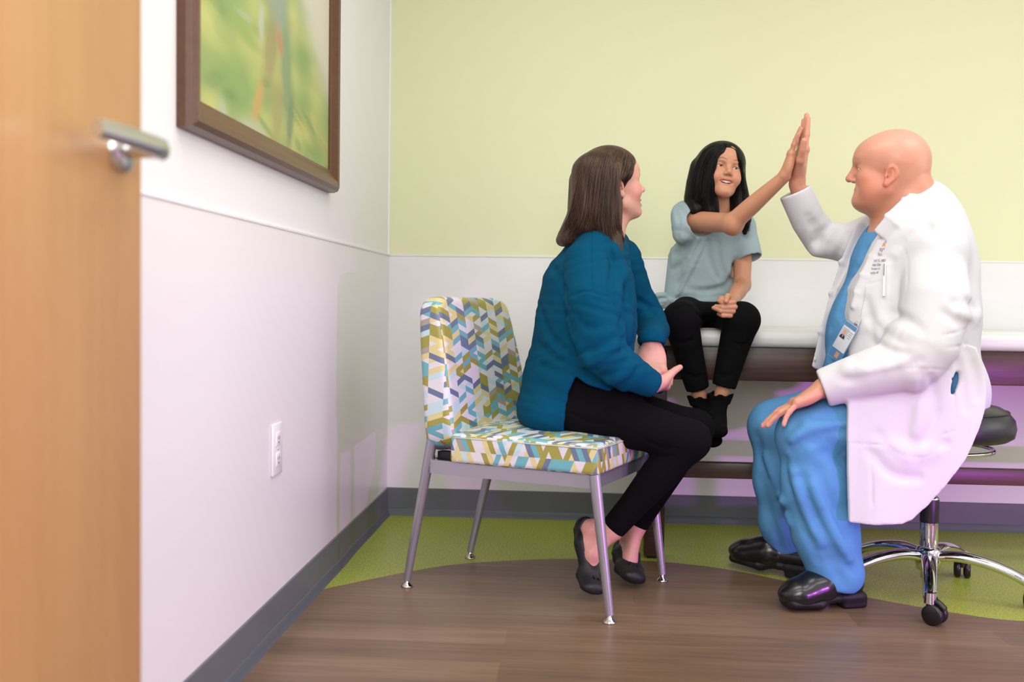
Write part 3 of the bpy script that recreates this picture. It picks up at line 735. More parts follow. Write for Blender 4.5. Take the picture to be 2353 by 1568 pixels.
def head(F, c, R, s=1.0, o=None):
    """c: between the ears; R columns forward, left, up. Returns the local->world map"""
    o = o or {}; g = lambda k, dflt: o.get(k, dflt)
    fx, lx, ux = g('fx', 1), g('lx', 1), g('ux', 1); mu, nu, bu = g('mu', 0), g('nu', 0), g('bu', 0)
    S = np.array((fx, lx, ux)) * s
    q = lambda f, l, u: np.asarray(c) + R @ (np.array((f, l, u)) * S)
    E = lambda f, l, u, r, k, add=True: (F.add if add else F.sub)(ell(q(f, l, u), np.array(r) * S, R), k * s)
    C = lambda a, b, ra, rb, k: F.add(cap(q(*a), q(*b), ra * s, rb * s), k * s)
    E(0.002, 0, 0.046, (0.097, 0.076, 0.084), 0.0)
    E(-0.032, 0, 0.028, (0.066, 0.070, 0.070), 0.03)
    E(0.044, 0, 0.058, (0.054, 0.062, 0.056), 0.02)
    E(0.046, 0, -0.020, (0.046, 0.058, 0.070), 0.03)
    for l in (-1, 1):
        E(0.060, l * 0.040, -0.014, (0.026, 0.021, 0.023), 0.022)
        C((0.014, l * g('jaw', 0.049), -0.050), (0.076, l * 0.014, -0.080), 0.019, 0.014, 0.026)
    E(0.082, 0, -0.080, (0.016, 0.019, 0.014), 0.016)
    E(0.0665, 0, -0.050 + mu, (0.024, 0.028, 0.028), 0.02)
    for l in (-1, 1):
        C((0.085, l * 0.010, 0.034 + bu), (0.073, l * 0.042, 0.036 + bu), 0.009, 0.008, 0.014)
        E(0.098, l * 0.032, 0.017, (0.017, 0.019, 0.0115), 0.012, False)
        ey = (0.0755, l * 0.0315, 0.017)
        E(*ey, (0.0140, 0.0140, 0.0138), 0.007)
        oh = g('open', 0.0050)
        F.sub(ell(q(ey[0] + 0.0125, ey[1], ey[2] - 0.0005), np.array((0.0105, 0.0128, oh)) * s, R), 0.0022 * s)
    nl = g('nose', 1.0); nr = g('nr', 1.0)
    C((0.088, 0, 0.022 + bu * 0.6), (0.088 + 0.020 * nl, 0, -0.008 + nu), 0.0072 * nr, 0.0090 * nr, 0.011)
    E(0.088 + 0.0215 * nl, 0, -0.0135 + nu, (0.0100 * nr, 0.0098 * nr, 0.0090 * nr), 0.007)
    for l in (-1, 1):
        E(0.089 + 0.010 * nl, l * 0.0115, -0.0185 + nu, (0.0095 * nr, 0.0068 * nr, 0.0072 * nr), 0.006)
        E(0.089 + 0.013 * nl, l * 0.0058, -0.0250 + nu, (0.0048, 0.0030, 0.0042), 0.003, False)
    sm = g('smile', 0.0); mw = 0.0235 + 0.006 * sm
    if g('mouth', True):
        op = g('gap', 0.0)
        if g('grin', False):
            mw = 0.0315; co_u = -0.0395
            up = [(0.0705, -mw, co_u), (0.0850, -0.0150, -0.0448), (0.0905, 0, -0.0455), (0.0850, 0.0150, -0.0448), (0.0705, mw, co_u)]
            lo = [(0.0705, -mw, co_u - 0.0005), (0.0820, -0.0170, -0.0580), (0.0870, 0, -0.0630), (0.0820, 0.0170, -0.0580), (0.0705, mw, co_u - 0.0005)]
        else:
            co_u = -0.0505 + 0.008 * sm
            up = [(0.0790 - 0.003 * sm, -mw, co_u), (0.0915, -0.010, -0.0440), (0.0935, 0, -0.0455), (0.0915, 0.010, -0.0440), (0.0790 - 0.003 * sm, mw, co_u)]
            lo = [(0.0790 - 0.003 * sm, -mw, co_u - 0.0005), (0.0900, -0.011, -0.0565 - op), (0.0918, 0, -0.0585 - op), (0.0900, 0.011, -0.0565 - op), (0.0790 - 0.003 * sm, mw, co_u - 0.0005)]
        up = [(p_[0], p_[1], p_[2] + mu) for p_ in up]; lo = [(p_[0], p_[1], p_[2] + mu) for p_ in lo]
        lt = 0.68 if g('grin', False) else g('lt', 1.0)
        lf = g('lf', 0.0); up = [(p_[0] + (lf if abs(p_[1]) < 0.02 else 0), p_[1], p_[2]) for p_ in up]; lo = [(p_[0] + (lf if abs(p_[1]) < 0.02 else 0), p_[1], p_[2]) for p_ in lo]
        head.lip_lu = [[(p_[1], p_[2]) for p_ in w_] for w_ in (up, lo)]
        upw = spline([q(*p) for p in up], 4); low = spline([q(*p) for p in lo], 4)
        prof = lambda n_, a, b: [s * (a + (b - a) * math.sin(math.pi * i / (n_ - 1))) for i in range(n_)]
        if op:
            if g('grin', False): F.sub(ell(q(0.088, 0, -0.0518 + mu), np.array((0.022, 0.0290, 0.0078)) * s, R), 0.003 * s)
            else: F.sub(ell(q(0.093, 0, -0.0515 - op * 0.5 + mu), np.array((0.016, mw * 0.86, 0.0035 + op * 0.75)) * s, R), 0.003 * s)
        F.add(chain(upw, prof(len(upw), 0.0016, 0.0042 * lt)), 0.006 * s)
        F.add(chain(low, prof(len(low), 0.0016, 0.0048 * lt)), 0.006 * s)
        if not op:
            F.sub(chain([q(0.080, -mw, co_u + mu), q(0.0955, -0.011, -0.0505 + mu), q(0.0972, 0, -0.0515 + mu), q(0.0955, 0.011, -0.0505 + mu), q(0.080, mw, co_u + mu)], [0.0008 * s, 0.0014 * s, 0.0014 * s, 0.0014 * s, 0.0008 * s]), 0.002 * s)
        head.lips = (upw, low)
    for l in (-1, 1):
        if l in g('ears', (-1, 1)): ear(F, q, R, S, s * g('es', 1.0), l, g('earf', -0.006), g('earu', 0.0))
    return q
def ear(F, q, R, S, s, l, f0, u0=0.0):
    tl = np.array(Matrix.Rotation(math.radians(-14), 3, 'Y')); RE = R @ np.array(Matrix.Rotation(math.radians(l * 18), 3, 'Z')) @ tl
    e = q(f0, l * 0.074, 0.002 + u0); k = s
    L = lambda a, b, c: e + RE @ (np.array((a, l * b, c)) * s)
    F.add(ell(L(0.0, 0.003, 0.004), np.array((0.0165, 0.0050, 0.0300)) * s, RE), 0.006 * k)
    F.sub(ell(L(0.003, 0.0085, 0.002), np.array((0.0095, 0.0058, 0.0185)) * s, RE), 0.004 * k)
    rim = [(0.011, 0.004, 0.016), (0.009, 0.007, 0.028), (-0.002, 0.009, 0.0335), (-0.014, 0.010, 0.025), (-0.0175, 0.0095, 0.008), (-0.013, 0.008, -0.010), (-0.004, 0.006, -0.022)]
    F.add(chain(spline([L(*p) for p in rim], 3), [0.0030 * s] * 19), 0.002 * k)
    F.add(chain(spline([L(-0.002, 0.005, 0.024), L(-0.009, 0.006, 0.012), L(-0.007, 0.005, -0.006), L(0.0, 0.004, -0.013)], 3), [0.0022 * s] * 10), 0.003 * k)
    F.add(cap(L(0.011, 0.005, 0.0), L(0.010, 0.005, -0.006), 0.0036 * s), 0.003 * k)     # tragus
    F.sub(ell(L(0.004, 0.003, -0.004), np.array((0.0045, 0.006, 0.006)) * s, RE), 0.003 * k)
    F.add(ell(L(0.002, 0.004, -0.0255), np.array((0.0085, 0.0045, 0.0095)) * s, RE), 0.004 * k)

def lu(c, R, S, pts, rad, f0=0.03):
    """brush along (left, up) positions on the front of a head"""
    S = np.asarray(S); P = spline([A3(*p) for p in pts], 4); k = len(P); rr = rad if np.iterable(rad) else [rad] * k; rr = np.interp(np.linspace(0, 1, k), np.linspace(0, 1, len(rr)), rr)
    def fn(X, Y, Z):
        x, y, z = X - c[0], Y - c[1], Z - c[2]; f, l, u = [(x * R[0, i] + y * R[1, i] + z * R[2, i]) / S[i] for i in range(3)]
        d = np.full(np.shape(l), 1.0)
        for i in range(k - 1):
            a, b = P[i], P[i + 1]; e = b - a; t = np.clip(((l - a[0]) * e[0] + (u - a[1]) * e[1]) / (e @ e + 1e-12), 0, 1)
            d = np.minimum(d, np.hypot(l - a[0] - t * e[0], u - a[1] - t * e[1]) - (rr[i] + (rr[i + 1] - rr[i]) * t))
        return np.where(f > f0, d, 1.0)
    return fn, None, None
def skin_mat(name, rough=0.42):
    t = NT(name); an = t.n('ShaderNodeAttribute', attribute_name='tint')
    n1 = t.noise(34, 4); n2 = t.noise(150, 3); c = t.mix(t.math('MULTIPLY', n1, 0.26), an.outputs['Color'], (0.56, 0.19, 0.13, 1)); c = t.mix(t.math('MULTIPLY', n2, 0.16), c, (0.42, 0.17, 0.11, 1))
    t.set(Base_Color=c, Roughness=rough, Specular_IOR_Level=0.45, Subsurface_Weight=0.12, Subsurface_Radius=(0.012, 0.004, 0.002), Subsurface_Scale=0.5)
    t.bump(t.noise(420, 3), 0.10, 0.0006); return t.m
def eye_mat(name, iris):
    """white ball, iris and pupil about the ball's own +X"""
    t = NT(name); sp = t.n('ShaderNodeSeparateXYZ'); t.l(t.co(), sp.inputs[0]); x = t.math('MULTIPLY', sp.outputs[0], 70.0)
    t.set(Base_Color=t.ramp(x, [(0.0, lin(226, 216, 210)), (0.735, lin(30, 22, 18)), (0.765, iris), (0.825, lin(8, 7, 7))], True), Roughness=0.06, Coat_Weight=0.5)
    return t.m
def eyeball(parent, q, R, s, l, look, mt, L0):
    b = MB(); b.lathe([(0.0122 * math.sin(a), -0.0122 * math.cos(a)) for a in np.linspace(0.001, math.pi - 0.001, 17)], n=24, R=np.column_stack([A3(0, 1, 0), A3(0, 0, 1), A3(1, 0, 0)]))
    o = b.build('eye', mt, parent); o.location = Vector(q(0.0755, l * 0.0315, 0.017)) - Vector(L0)
    o.rotation_euler = Vector(look).to_track_quat('X', 'Z').to_euler(); o.scale = (s, s, s); return o
def strands(b, roots, n, spread, mi=0, rad=0.0011, seg=10, jit=0.004, seed=1):
    """roots: list of guide polylines (same point count); n locks interpolated between neighbouring guides"""
    r = np.random.default_rng(seed); G = np.array(roots)
    for _ in range(n):
        u = r.uniform(0, len(G) - 1); i = min(int(u), len(G) - 2); w = u - i
        P = G[i] * (1 - w) + G[i + 1] * w
        P = np.array(spline(list(P), 3)); m_ = len(P)
        off = r.normal(0, 1, 3) * jit; tv = np.linspace(0.15, 1, m_)[:, None]
        ph = r.uniform(0, 6.28); P = P + off[None, :] * tv + spread * tv ** 1.5 * np.array((math.cos(ph), math.sin(ph) * .7, 0.15 * math.sin(ph)))[None, :]
        P = P[:max(4, int(m_ * r.uniform(0.93, 1.0)))]
        rr = rad * r.uniform(0.7, 1.5)
        b.tube(P, list(rr * np.interp(np.linspace(0, 1, len(P)), [0, 0.15, 0.8, 1], [0.5, 1, 0.9, 0.15])), 5, mi, caps=False)
def onhair(F, px, py, Y, lift=0.002):
    p = surf(F, px, py); return at(px, py, Y) if p is None else p + A3(0, -lift, 0)
def hair_mat(name, c1, c2, c3, rough=0.42, spec=0.35):
    t = NT(name); n1 = t.noise(1, 3, None, (160, 160, 7)); n2 = t.noise(1, 2, None, (40, 40, 4))
    c = t.ramp(t.math('ADD', t.math('MULTIPLY', n1, 0.6), t.math('MULTIPLY', n2, 0.4)), [(0.3, c1), (0.52, c2), (0.72, c3)])
    t.set(Base_Color=c, Roughness=rough, Specular_IOR_Level=spec); t.bump(n1, 0.5, 0.003); return t.m
def cloth_mat(name, col, rough=0.85, weave=900, amt=0.12, var=0.08, sheen=0.0):
    t = NT(name); c2 = tuple(x * (1 - var) for x in col[:3]) + (1,)
    t.set(Base_Color=t.mix(t.noise(90, 4), c2, col), Roughness=rough, Specular_IOR_Level=0.12, Sheen_Weight=sheen, Sheen_Roughness=0.5)
    t.bump(t.noise(weave, 2), amt, 0.0006); return t.m
class Figure:
    def __init__(s, base, label):
        s.base = A3(*base); s.root = thing('person', label, 'person', tuple(s.base))
    def add(s, name, fld, mats, parent=None, **kw):
        o = solid(name, fld, mats, parent or s.root, **kw)
        if parent is None: o.location = tuple(-s.base)
        return o
    def mb(s, name, b, mats, parent=None, **kw):
        o = b.build(name, mats, parent or s.root, **kw)
        if parent is None: o.location = tuple(-s.base)
        return o
Q = 1.0     # sampling step multiplier
def FF(lo, hi, step, fine=()): return Field(lo, hi, step * Q, [(a, b, c * Q) for a, b, c in fine])
# ================================================================== the woman on the guest chair
def woman():
    fig = Figure((0.75, -1.0, 0.0), 'person with long brown hair, teal sweater and black leggings sitting on the patterned chair')
    a = at
    SKIN = (0.75, 0.405, 0.325)
    # joints
    pel = a(1275, 925, -0.98); nh, fh = a(1295, 928, -1.06), a(1305, 918, -0.87)
    nk, fk = a(1586, 1012, -1.09), a(1596, 985, -0.90)
    na, fa = a(1408, 1215, -1.05), a(1462, 1205, -0.87)
    ns, fs = a(1362, 628, -1.13), a(1425, 605, -0.85)
    ne, nw = a(1385, 812, -1.185), a(1500, 885, -1.11)
    fe, fw = a(1492, 722, -0.79), a(1497, 789, -0.955)
    c = a(1404, 437, -0.98); lat = _n(A3(-0.45, 0.9, 0)); tf = A3(0.9, 0.45, 0)
    R = frame((0.92, 0.39, 0.13), (0.0, 0.0, 1)); s = 0.92
    paint = []
    # ---------------- body
    hp = (c - 0.14, c + 0.14)
    F = FF((0.52, -1.32, -0.01), (1.30, -0.66, 1.36), 0.007, [
        (A3(0.80, -1.11, 1.10), A3(0.99, -0.84, 1.36), 0.0022),
        (A3(0.95, -1.18, 0.58), A3(1.10, -0.86, 0.77), 0.0024), (A3(0.74, -1.2, 0.0), A3(1.0, -0.8, 0.27), 0.0034)])
    q = head(F, c, R, s, dict(ears=(-1,), open=0.0045, smile=0.5, gap=0.004, jaw=0.046, nu=0.004, mu=0.003, nose=1.15, lf=0.006, nr=0.92))
    nb = a(1378, 560, -0.99)
    F.add(cap(q(-0.022, 0, -0.03), nb, 0.051 * s, 0.056), 0.02)
    F.add(cap(q(0.03, 0, -0.085), nb + A3(0.03, 0, 0.02), 0.025, 0.035), 0.03)
    for i, (p, r) in enumerate(((a(1345, 640, -0.99), 0.085), (a(1340, 740, -0.99), 0.085), (a(1320, 840, -0.985), 0.083))):
        p2 = (a(1340, 740, -0.99), a(1320, 840, -0.985), pel)[i]; F.add(fcap(p, p2, r, 0.085, lat, 1.5), 0.04)
    F.add(cap(nb, a(1345, 640, -0.99), 0.06, 0.08), 0.04)
    for sh, el, wr in ((ns, ne, nw), (fs, fe, fw)):
        F.add(chain([sh, el, wr], [0.040, 0.034, 0.024]), 0.02)
    for h, k_, an in ((nh, nk, na), (fh, fk, fa)):
        F.add(chain([h, k_], [0.075, 0.05]), 0.03); F.add(chain([k_, k_ * 0.6 + an * 0.4, an], [0.047, 0.047, 0.031]), 0.02)
    # feet on tiptoe under the seat
    def foot(F, an, heel, ball, toe, n, e=0.0):
        d = _n(ball - heel); sd = np.cross(d, n)
        F.add(cap(an, an * 0.35 + heel * 0.65, 0.031 + e, 0.029 + e), 0.02)
        F.add(cap(heel, heel + d * 0.05, 0.028 + e, 0.029 + e), 0.02)
        F.add(fcap(heel + d * 0.05 + n * 0.012, ball, 0.028 + e, 0.019 + e, sd, 1.4), 0.025)
        F.add(cap(an, heel + d * 0.085 + n * 0.02, 0.029 + e, 0.026 + e), 0.02)
        F.add(fcap(ball, toe, 0.019 + e, 0.014 + e, sd, 2.1), 0.012)
        return d, sd
    nheel, nball, ntoe = a(1346, 1212, -1.025), a(1362, 1322, -1.085), a(1366, 1352, -1.135)
    fheel, fball, ftoe = a(1432, 1262, -0.83), a(1446, 1308, -0.935), a(1458, 1326, -0.99)
    nn_ = _n(A3(0.36, -0.90, 0.22)); fn_ = _n(A3(0.35, -0.62, 0.72))
    nn_ = _n(nn_ - _n(nball - nheel) * (nn_ @ _n(nball - nheel))); fn_ = _n(fn_ - _n(fball - fheel) * (fn_ @ _n(fball - fheel)))
    foot(F, na, nheel, nball, ntoe, nn_, -0.003); foot(F, fa, fheel, fball, ftoe, fn_, -0.004)
    # hands: far hand hangs over the near hand, near palm up with its thumb out
    hand(F, fw - A3(0, 0, 0.005), A3(0.06, -0.30, -0.95), A3(0.10, 0.85, -0.25), right=False, s=1.04, curl=[(40, 62, 30), (38, 62, 30), (38, 62, 30), (40, 60, 30)], spread=(7, 2, -3, -8),
         thumb=[(0.70, 0.62, 0.30), (0.92, 0.2, 0.3), (0.95, 0.05, 0.3)], paint=paint)
    hand(F, nw + A3(0.000, 0, 0.0), A3(0.20, 0.93, -0.12), A3(-0.15, 0.14, 1), right=True, s=0.98, curl=[(10, 22, 12)] * 4,
         thumb=[(0.62, 0.58, 0.46), (0.82, 0.42, 0.38), (0.84, 0.44, 0.30)], paint=paint, nail=(0.86, 0.56, 0.52))
    bl = (0.80, 0.30, 0.27)
    paint += [(ell(q(0.066, -0.050, -0.020), A3(0.03, 0.03, 0.026) * s, R), bl, 0.03, 0.55), (ell(q(0.112, 0, -0.014), A3(0.012, 0.014, 0.012) * s, R), bl, 0.012, 0.35),
              (ell(q(-0.004, -0.08, 0.0), A3(0.018, 0.012, 0.03) * s, R), (0.78, 0.30, 0.26), 0.012, 0.35)]
    for L_, w_ in zip(head.lip_lu, (0.0030, 0.0036)): paint.append((lu(c, R, (s, s, s), L_, [0.0006, w_, w_, w_, 0.0006], 0.06), (0.58, 0.18, 0.19), 0.003, 0.85))
    for l in (-1, 1):
        paint.append((lu(c, R, (s, s, s), [(l * 0.013, 0.036), (l * 0.032, 0.043), (l * 0.050, 0.037)], [0.001, 0.0022, 0.0006]), (0.20, 0.10, 0.06), 0.004, 0.6))
        paint.append((lu(c, R, (s, s, s), [(l * 0.0185, 0.0165), (l * 0.025, 0.0205), (l * 0.034, 0.0210), (l * 0.047, 0.0160)], [0.0006, 0.001, 0.0014, 0.0006]), (0.10, 0.05, 0.04), 0.003, 0.85))
    body = fig.add('body', F, skin_mat('fair skin'), paint=paint, base=SKIN + (1,), relax=1)
    em = eye_mat('grey eye', lin(96, 110, 112))
    for l in (-1, 1): eyeball(body, q, R, s, l, (1.0, 0.35, 0.0), em, (0, 0, 0))
    tb = MB(); tb.tube([q(0.078, -0.016, -0.0495), q(0.0875, -0.008, -0.0495), q(0.0895, 0, -0.0495), q(0.0875, 0.008, -0.0495), q(0.078, 0.016, -0.0495)], 0.0034 * s, 8)
    tb.build('teeth', plain('teeth enamel', lin(238, 232, 220), 0.2), body)

    # ---------------- leggings
    LG = cloth_mat('black leggings', lin(11, 11, 13), 0.95, 1200, 0.1)
    F = FF((0.54, -1.22, 0.12), (1.26, -0.70, 0.74), 0.0037)
    F.add(fcap(pel + A3(0.01, 0, -0.002), a(1330, 905, -0.97), 0.082, 0.085, A3(0, 1, 0), 1.6), 0.0)
    F.add(fcap(a(1318, 880, -1.0), a(1335, 905, -0.95), 0.055, 0.06, A3(0, 1, 0), 2.0), 0.04); F.add(cap(a(1338, 890, -1.06), a(1420, 925, -1.08), 0.066, 0.064), 0.03)
    for h, k_, an, e in ((nh, nk, na, 0), (fh, fk, fa, 0)):
        F.add(chain([h, h * 0.5 + k_ * 0.5 + A3(0, 0, -0.002), k_], [0.086, 0.076, 0.0555]), 0.035)
        F.add(chain([k_, k_ * 0.66 + an * 0.34 + A3(-0.012, 0.004, -0.012), k_ * 0.25 + an * 0.75, an + _n(k_ - an) * 0.014], [0.0535, 0.0545, 0.042, 0.0385]), 0.03)
    for k_, an in ((nk, na), (fk, fa)):
        dd = _n(an - k_); F.sub(cap(an + dd * 0.008, an + dd * 0.2, 0.0310), 0.002)
        F.sub(custom(lambda X, Y, Z, an=an, dd=dd: -((X - an[0]) * dd[0] + (Y - an[1]) * dd[1] + (Z - an[2]) * dd[2]) + 0.002, an - 0.07, an + 0.07), 0.002)
    F.sub(cap(a(1455, 1025, -1.0), a(1500, 1062, -1.0), 0.012, 0.012), 0.03)
    for pts in ([(1480, 1012), (1520, 1030), (1560, 1034)], [(1470, 1040), (1505, 1052), (1545, 1048)], [(1310, 950), (1350, 970), (1400, 976)]):
        groove(F, pts, 0.004, 0.012)
    fig.add('leggings', F, LG, relax=1)

    # ---------------- shoes
    SH = plain('black rubber flats', lin(24, 24, 28), 0.55, var=0.1, vs=60)
    for an, heel, ball, toe, n in ((na, nheel, nball, ntoe, nn_), (fa, fheel, fball, ftoe, fn_)):
        mn = np.min([heel, ball, toe], 0) - 0.075; mx = np.max([heel, ball, toe], 0) + 0.075; mn[2] = max(mn[2], -0.02)
        F = FF(mn, mx, 0.0026)
        d = _n(ball - heel); sd = np.cross(d, n)
        F.add(cap(heel - n * 0.002, heel + d * 0.05, 0.033, 0.033)); F.add(fcap(heel + d * 0.05 + n * 0.008, ball, 0.033, 0.0245, sd, 1.38), 0.02)
        F.add(fcap(ball, toe, 0.0245, 0.019, sd, 1.95), 0.015)
        F.add(fcap(heel - n * 0.026, ball - n * 0.016, 0.010, 0.009, sd, 2.9), 0.012); F.add(fcap(ball - n * 0.016, toe - n * 0.012, 0.009, 0.008, sd, 3.9), 0.01)   # sole
        # opening over the instep
        op0, op1 = heel + n * 0.030 - d * 0.002, ball + n * 0.040 - d * 0.030
        F.sub(fcap(op0 + n * 0.014, op1, 0.027, 0.020, sd, 1.1), 0.008)
        F.sub(cap(heel + n * 0.010 + d * 0.012, heel + d * 0.09 + n * 0.016, 0.0255, 0.026), 0.004)
        F.sub(cap(heel - d * 0.02 + n * 0.055, heel + d * 0.06 + n * 0.055, 0.034), 0.006)
        for k_ in (-1, 0, 1):
            p = ball + d * (0.012 if k_ else 0.018) + sd * k_ * 0.0125 + n * 0.02
            F.sub(cap(p - n * 0.03 - d * 0.0055, p + n * 0.03 - d * 0.0055, 0.0016), 0.001); F.sub(cap(p - n * 0.03, p + n * 0.03, 0.0024), 0.001); F.sub(cap(p - n * 0.03 + d * 0.005, p + n * 0.03 + d * 0.005, 0.0026), 0.001)
        F.sub(custom(lambda X, Y, Z: Z + 0 * X + 0 * Y - 0.001, mn, np.array((mx[0], mx[1], 0.001))), 0)
        fig.add('shoe', F, SH, relax=1)

    # ---------------- sweater
    SW = cloth_mat('teal knit', lin(0, 74, 104), 0.95, 700, 0.22, 0.14)
    F = FF((0.56, -1.36, 0.42), (1.12, -0.68, 1.10), 0.0034)
    sp = [(1368, 596, -0.985, 0.088), (1352, 660, -0.985, 0.122), (1345, 740, -0.985, 0.132), (1335, 820, -0.98, 0.134), (1306, 890, -0.975, 0.128), (1282, 935, -0.975, 0.108)]
    for i in range(len(sp) - 1):
        F.add(fcap(a(*sp[i][:3]), a(*sp[i + 1][:3]), sp[i][3], sp[i + 1][3], lat, 1.38), 0.04)
    F.add(ell(a(1256, 948, -0.98), (0.082, 0.160, 0.060)), 0.05); F.add(fcap(a(1258, 940, -0.98), a(1290, 945, -0.98), 0.064, 0.060, A3(0, 1, 0), 2.5), 0.04)
    F.add(cap(a(1375, 572, -1.06), a(1405, 566, -0.91), 0.058), 0.05)
    F.add(chain([a(1352, 606, -1.09), a(1362, 690, -1.155), a(1380, 770, -1.18), a(1392, 818, -1.185), a(1445, 858, -1.16), a(1485, 879, -1.125), nw - A3(0.006, 0, -0.002)], [0.072, 0.083, 0.072, 0.063, 0.056, 0.045, 0.041]), 0.009)
    F.add(chain([a(1420, 600, -0.87), a(1452, 680, -0.81), a(1488, 728, -0.795), a(1502, 762, -0.86), fw + A3(0.0, 0, 0.012)], [0.075, 0.066, 0.055, 0.050, 0.043]), 0.008)
    # front hem over the lap
    F.add(fcap(a(1345, 872, -1.02), a(1420, 886, -1.05), 0.022, 0.012, A3(0, 1, 0), 3.0), 0.03)
    F.add(fcap(a(1400, 880, -0.9), a(1515, 896, -0.86), 0.024, 0.012, A3(0, 1, 0), 2.4), 0.03)
    # side vent showing the leggings
    yv = -1.08
    P = [a(*p, yv)[[0, 2]] for p in ((1324, 864), (1350, 880), (1385, 892), (1416, 904), (1440, 893), (1470, 906), (1560, 930), (1700, 900), (1700, 1150), (1297, 1150), (1297, 980), (1300, 940), (1308, 895))]
    pg = poly2d(P); F.sub(custom(pg, (min(p[0] for p in P), -1.4, 0.40), (1.15, -0.995, max(p[1] for p in P))), 0.006)
    P2 = [a(*p, -0.85)[[0, 2]] for p in ((1330, 880), (1420, 903), (1450, 896), (1500, 912), (1530, 916), (1700, 900), (1700, 1150), (1300, 1150), (1305, 950))]
    F.sub(custom(poly2d(P2), (min(p[0] for p in P2), -1.0, 0.40), (1.15, -0.6, max(p[1] for p in P2))), 0.006)
    # cuffs, neck
    for wq, dq, r in ((nw, _n(nw - ne), 0.031), (fw, A3(0.02, -0.25, -0.97), 0.033)):
        F.sub(cap(wq - dq * 0.004, wq + dq * 0.2, r), 0.004)
        F.sub(custom(lambda X, Y, Z, w=wq + dq * 0.004, d=dq: -((X - w[0]) * d[0] + (Y - w[1]) * d[1] + (Z - w[2]) * d[2]), wq - 0.055, wq + 0.07), 0.004)
    F.sub(cap(a(1385, 540, -0.985), a(1400, 480, -0.985), 0.062, 0.07), 0.008)
    # seams and folds
    groove(F, [(1358, 528), (1357, 580), (1358, 640), (1360, 668)], 0.0030, 0.004)
    groove(F, [(1298, 690), (1322, 676), (1350, 670), (1375, 676), (1403, 686)], 0.0036, 0.005)
    for pts in ([(1400, 560), (1408, 610), (1405, 660), (1412, 720)], [(1420, 600), (1430, 660), (1428, 740), (1434, 800)], [(1440, 640), (1450, 720), (1452, 800)], [(1300, 720), (1318, 770), (1335, 810), (1365, 850)],
                [(1330, 822), (1360, 812), (1390, 800), (1410, 780)], [(1345, 845), (1385, 832), (1420, 808)], [(1390, 868), (1420, 858), (1440, 836)], [(1430, 880), (1450, 866), (1460, 848)], [(1238, 700), (1255, 760), (1290, 800), (1320, 830)],
                [(1235, 790), (1280, 830), (1330, 850)], [(1240, 840), (1290, 858), (1325, 862)], [(1465, 690), (1490, 706), (1505, 725)], [(1260, 600), (1290, 650), (1300, 700)], [(1330, 740), (1350, 752), (1380, 750)]):
        groove(F, pts, 0.006, 0.022, 0.004)
    for pts in ([(1412, 580), (1418, 640), (1416, 720)], [(1434, 620), (1440, 690), (1440, 780)], [(1340, 835), (1380, 822), (1412, 795)], [(1400, 875), (1430, 862), (1450, 845)], [(1310, 740), (1330, 785), (1350, 830)]):
        ridge(F, pts, 0.010, 0.034, -0.007)
    def fz(V): return 0.0012 * np.sin(V[:, 0] * 60 + 9 * np.sin(V[:, 2] * 22)) * np.sin(V[:, 2] * 47 + V[:, 1] * 31)
    fig.add('sweater', F, SW, relax=1, disp=fz)

    # ---------------- hair: straight, brown, past the shoulders
    HM = hair_mat('brown hair', lin(36, 23, 17), lin(66, 46, 35), lin(98, 72, 56))
    F = FF(c + A3(-0.22, -0.2, -0.26), c + A3(0.16, 0.2, 0.17), 0.0036)
    F.add(ell(q(-0.004, 0, 0.050), A3(0.108, 0.088, 0.096) * s, R))
    F.add(ell(q(-0.036, 0, 0.020), A3(0.080, 0.084, 0.090) * s, R), 0.03)
    for pts, rr, fl in (([(1352, 400, -1.03), (1350, 450, -1.03), (1335, 500, -1.03), (1308, 545, -1.02)], [0.050, 0.050, 0.042, 0.030], 1),
                        ([(1400, 400, -1.05), (1400, 450, -1.06), (1400, 510, -1.065), (1416, 575, -1.085)], [0.044, 0.040, 0.038, 0.020], 1),
                        ([(1372, 400, -1.04), (1368, 460, -1.05), (1362, 510, -1.06), (1365, 535, -1.06)], [0.055, 0.048, 0.036, 0.018], 1),
                        ([(1352, 420, -0.93), (1345, 480, -0.93), (1325, 535, -0.94)], [0.06, 0.055, 0.035], 1),
                        ([(1330, 500, -0.99), (1290, 553, -0.99)], [0.035, 0.016], 1)):
        F.add(chain([a(*p) for p in pts], rr), 0.03)
    # clear the face and the ear
    F.sub(ell(q(0.088, -0.02, -0.012), A3(0.072, 0.115, 0.088) * s, R), 0.012)
    F.sub(ell(q(0.102, 0.0, 0.040), A3(0.044, 0.080, 0.062) * s, R), 0.010)
    F.sub(ell(q(0.002, -0.092, -0.008), A3(0.024, 0.030, 0.036) * s, R), 0.008); F.sub(ell(q(0.05, -0.085, -0.03), A3(0.045, 0.03, 0.045) * s, R), 0.01)
    F.sub(cap(q(0.05, -0.01, -0.10), q(0.02, -0.02, -0.2), 0.05), 0.02)
    hr = fig.add('hair', F, HM, relax=1)
    b = MB()
    out = lambda p, k: p + _n(p - q(-0.01, 0, 0.01)) * k
    H = lambda x, y: onhair(F, x, y, -1.06)
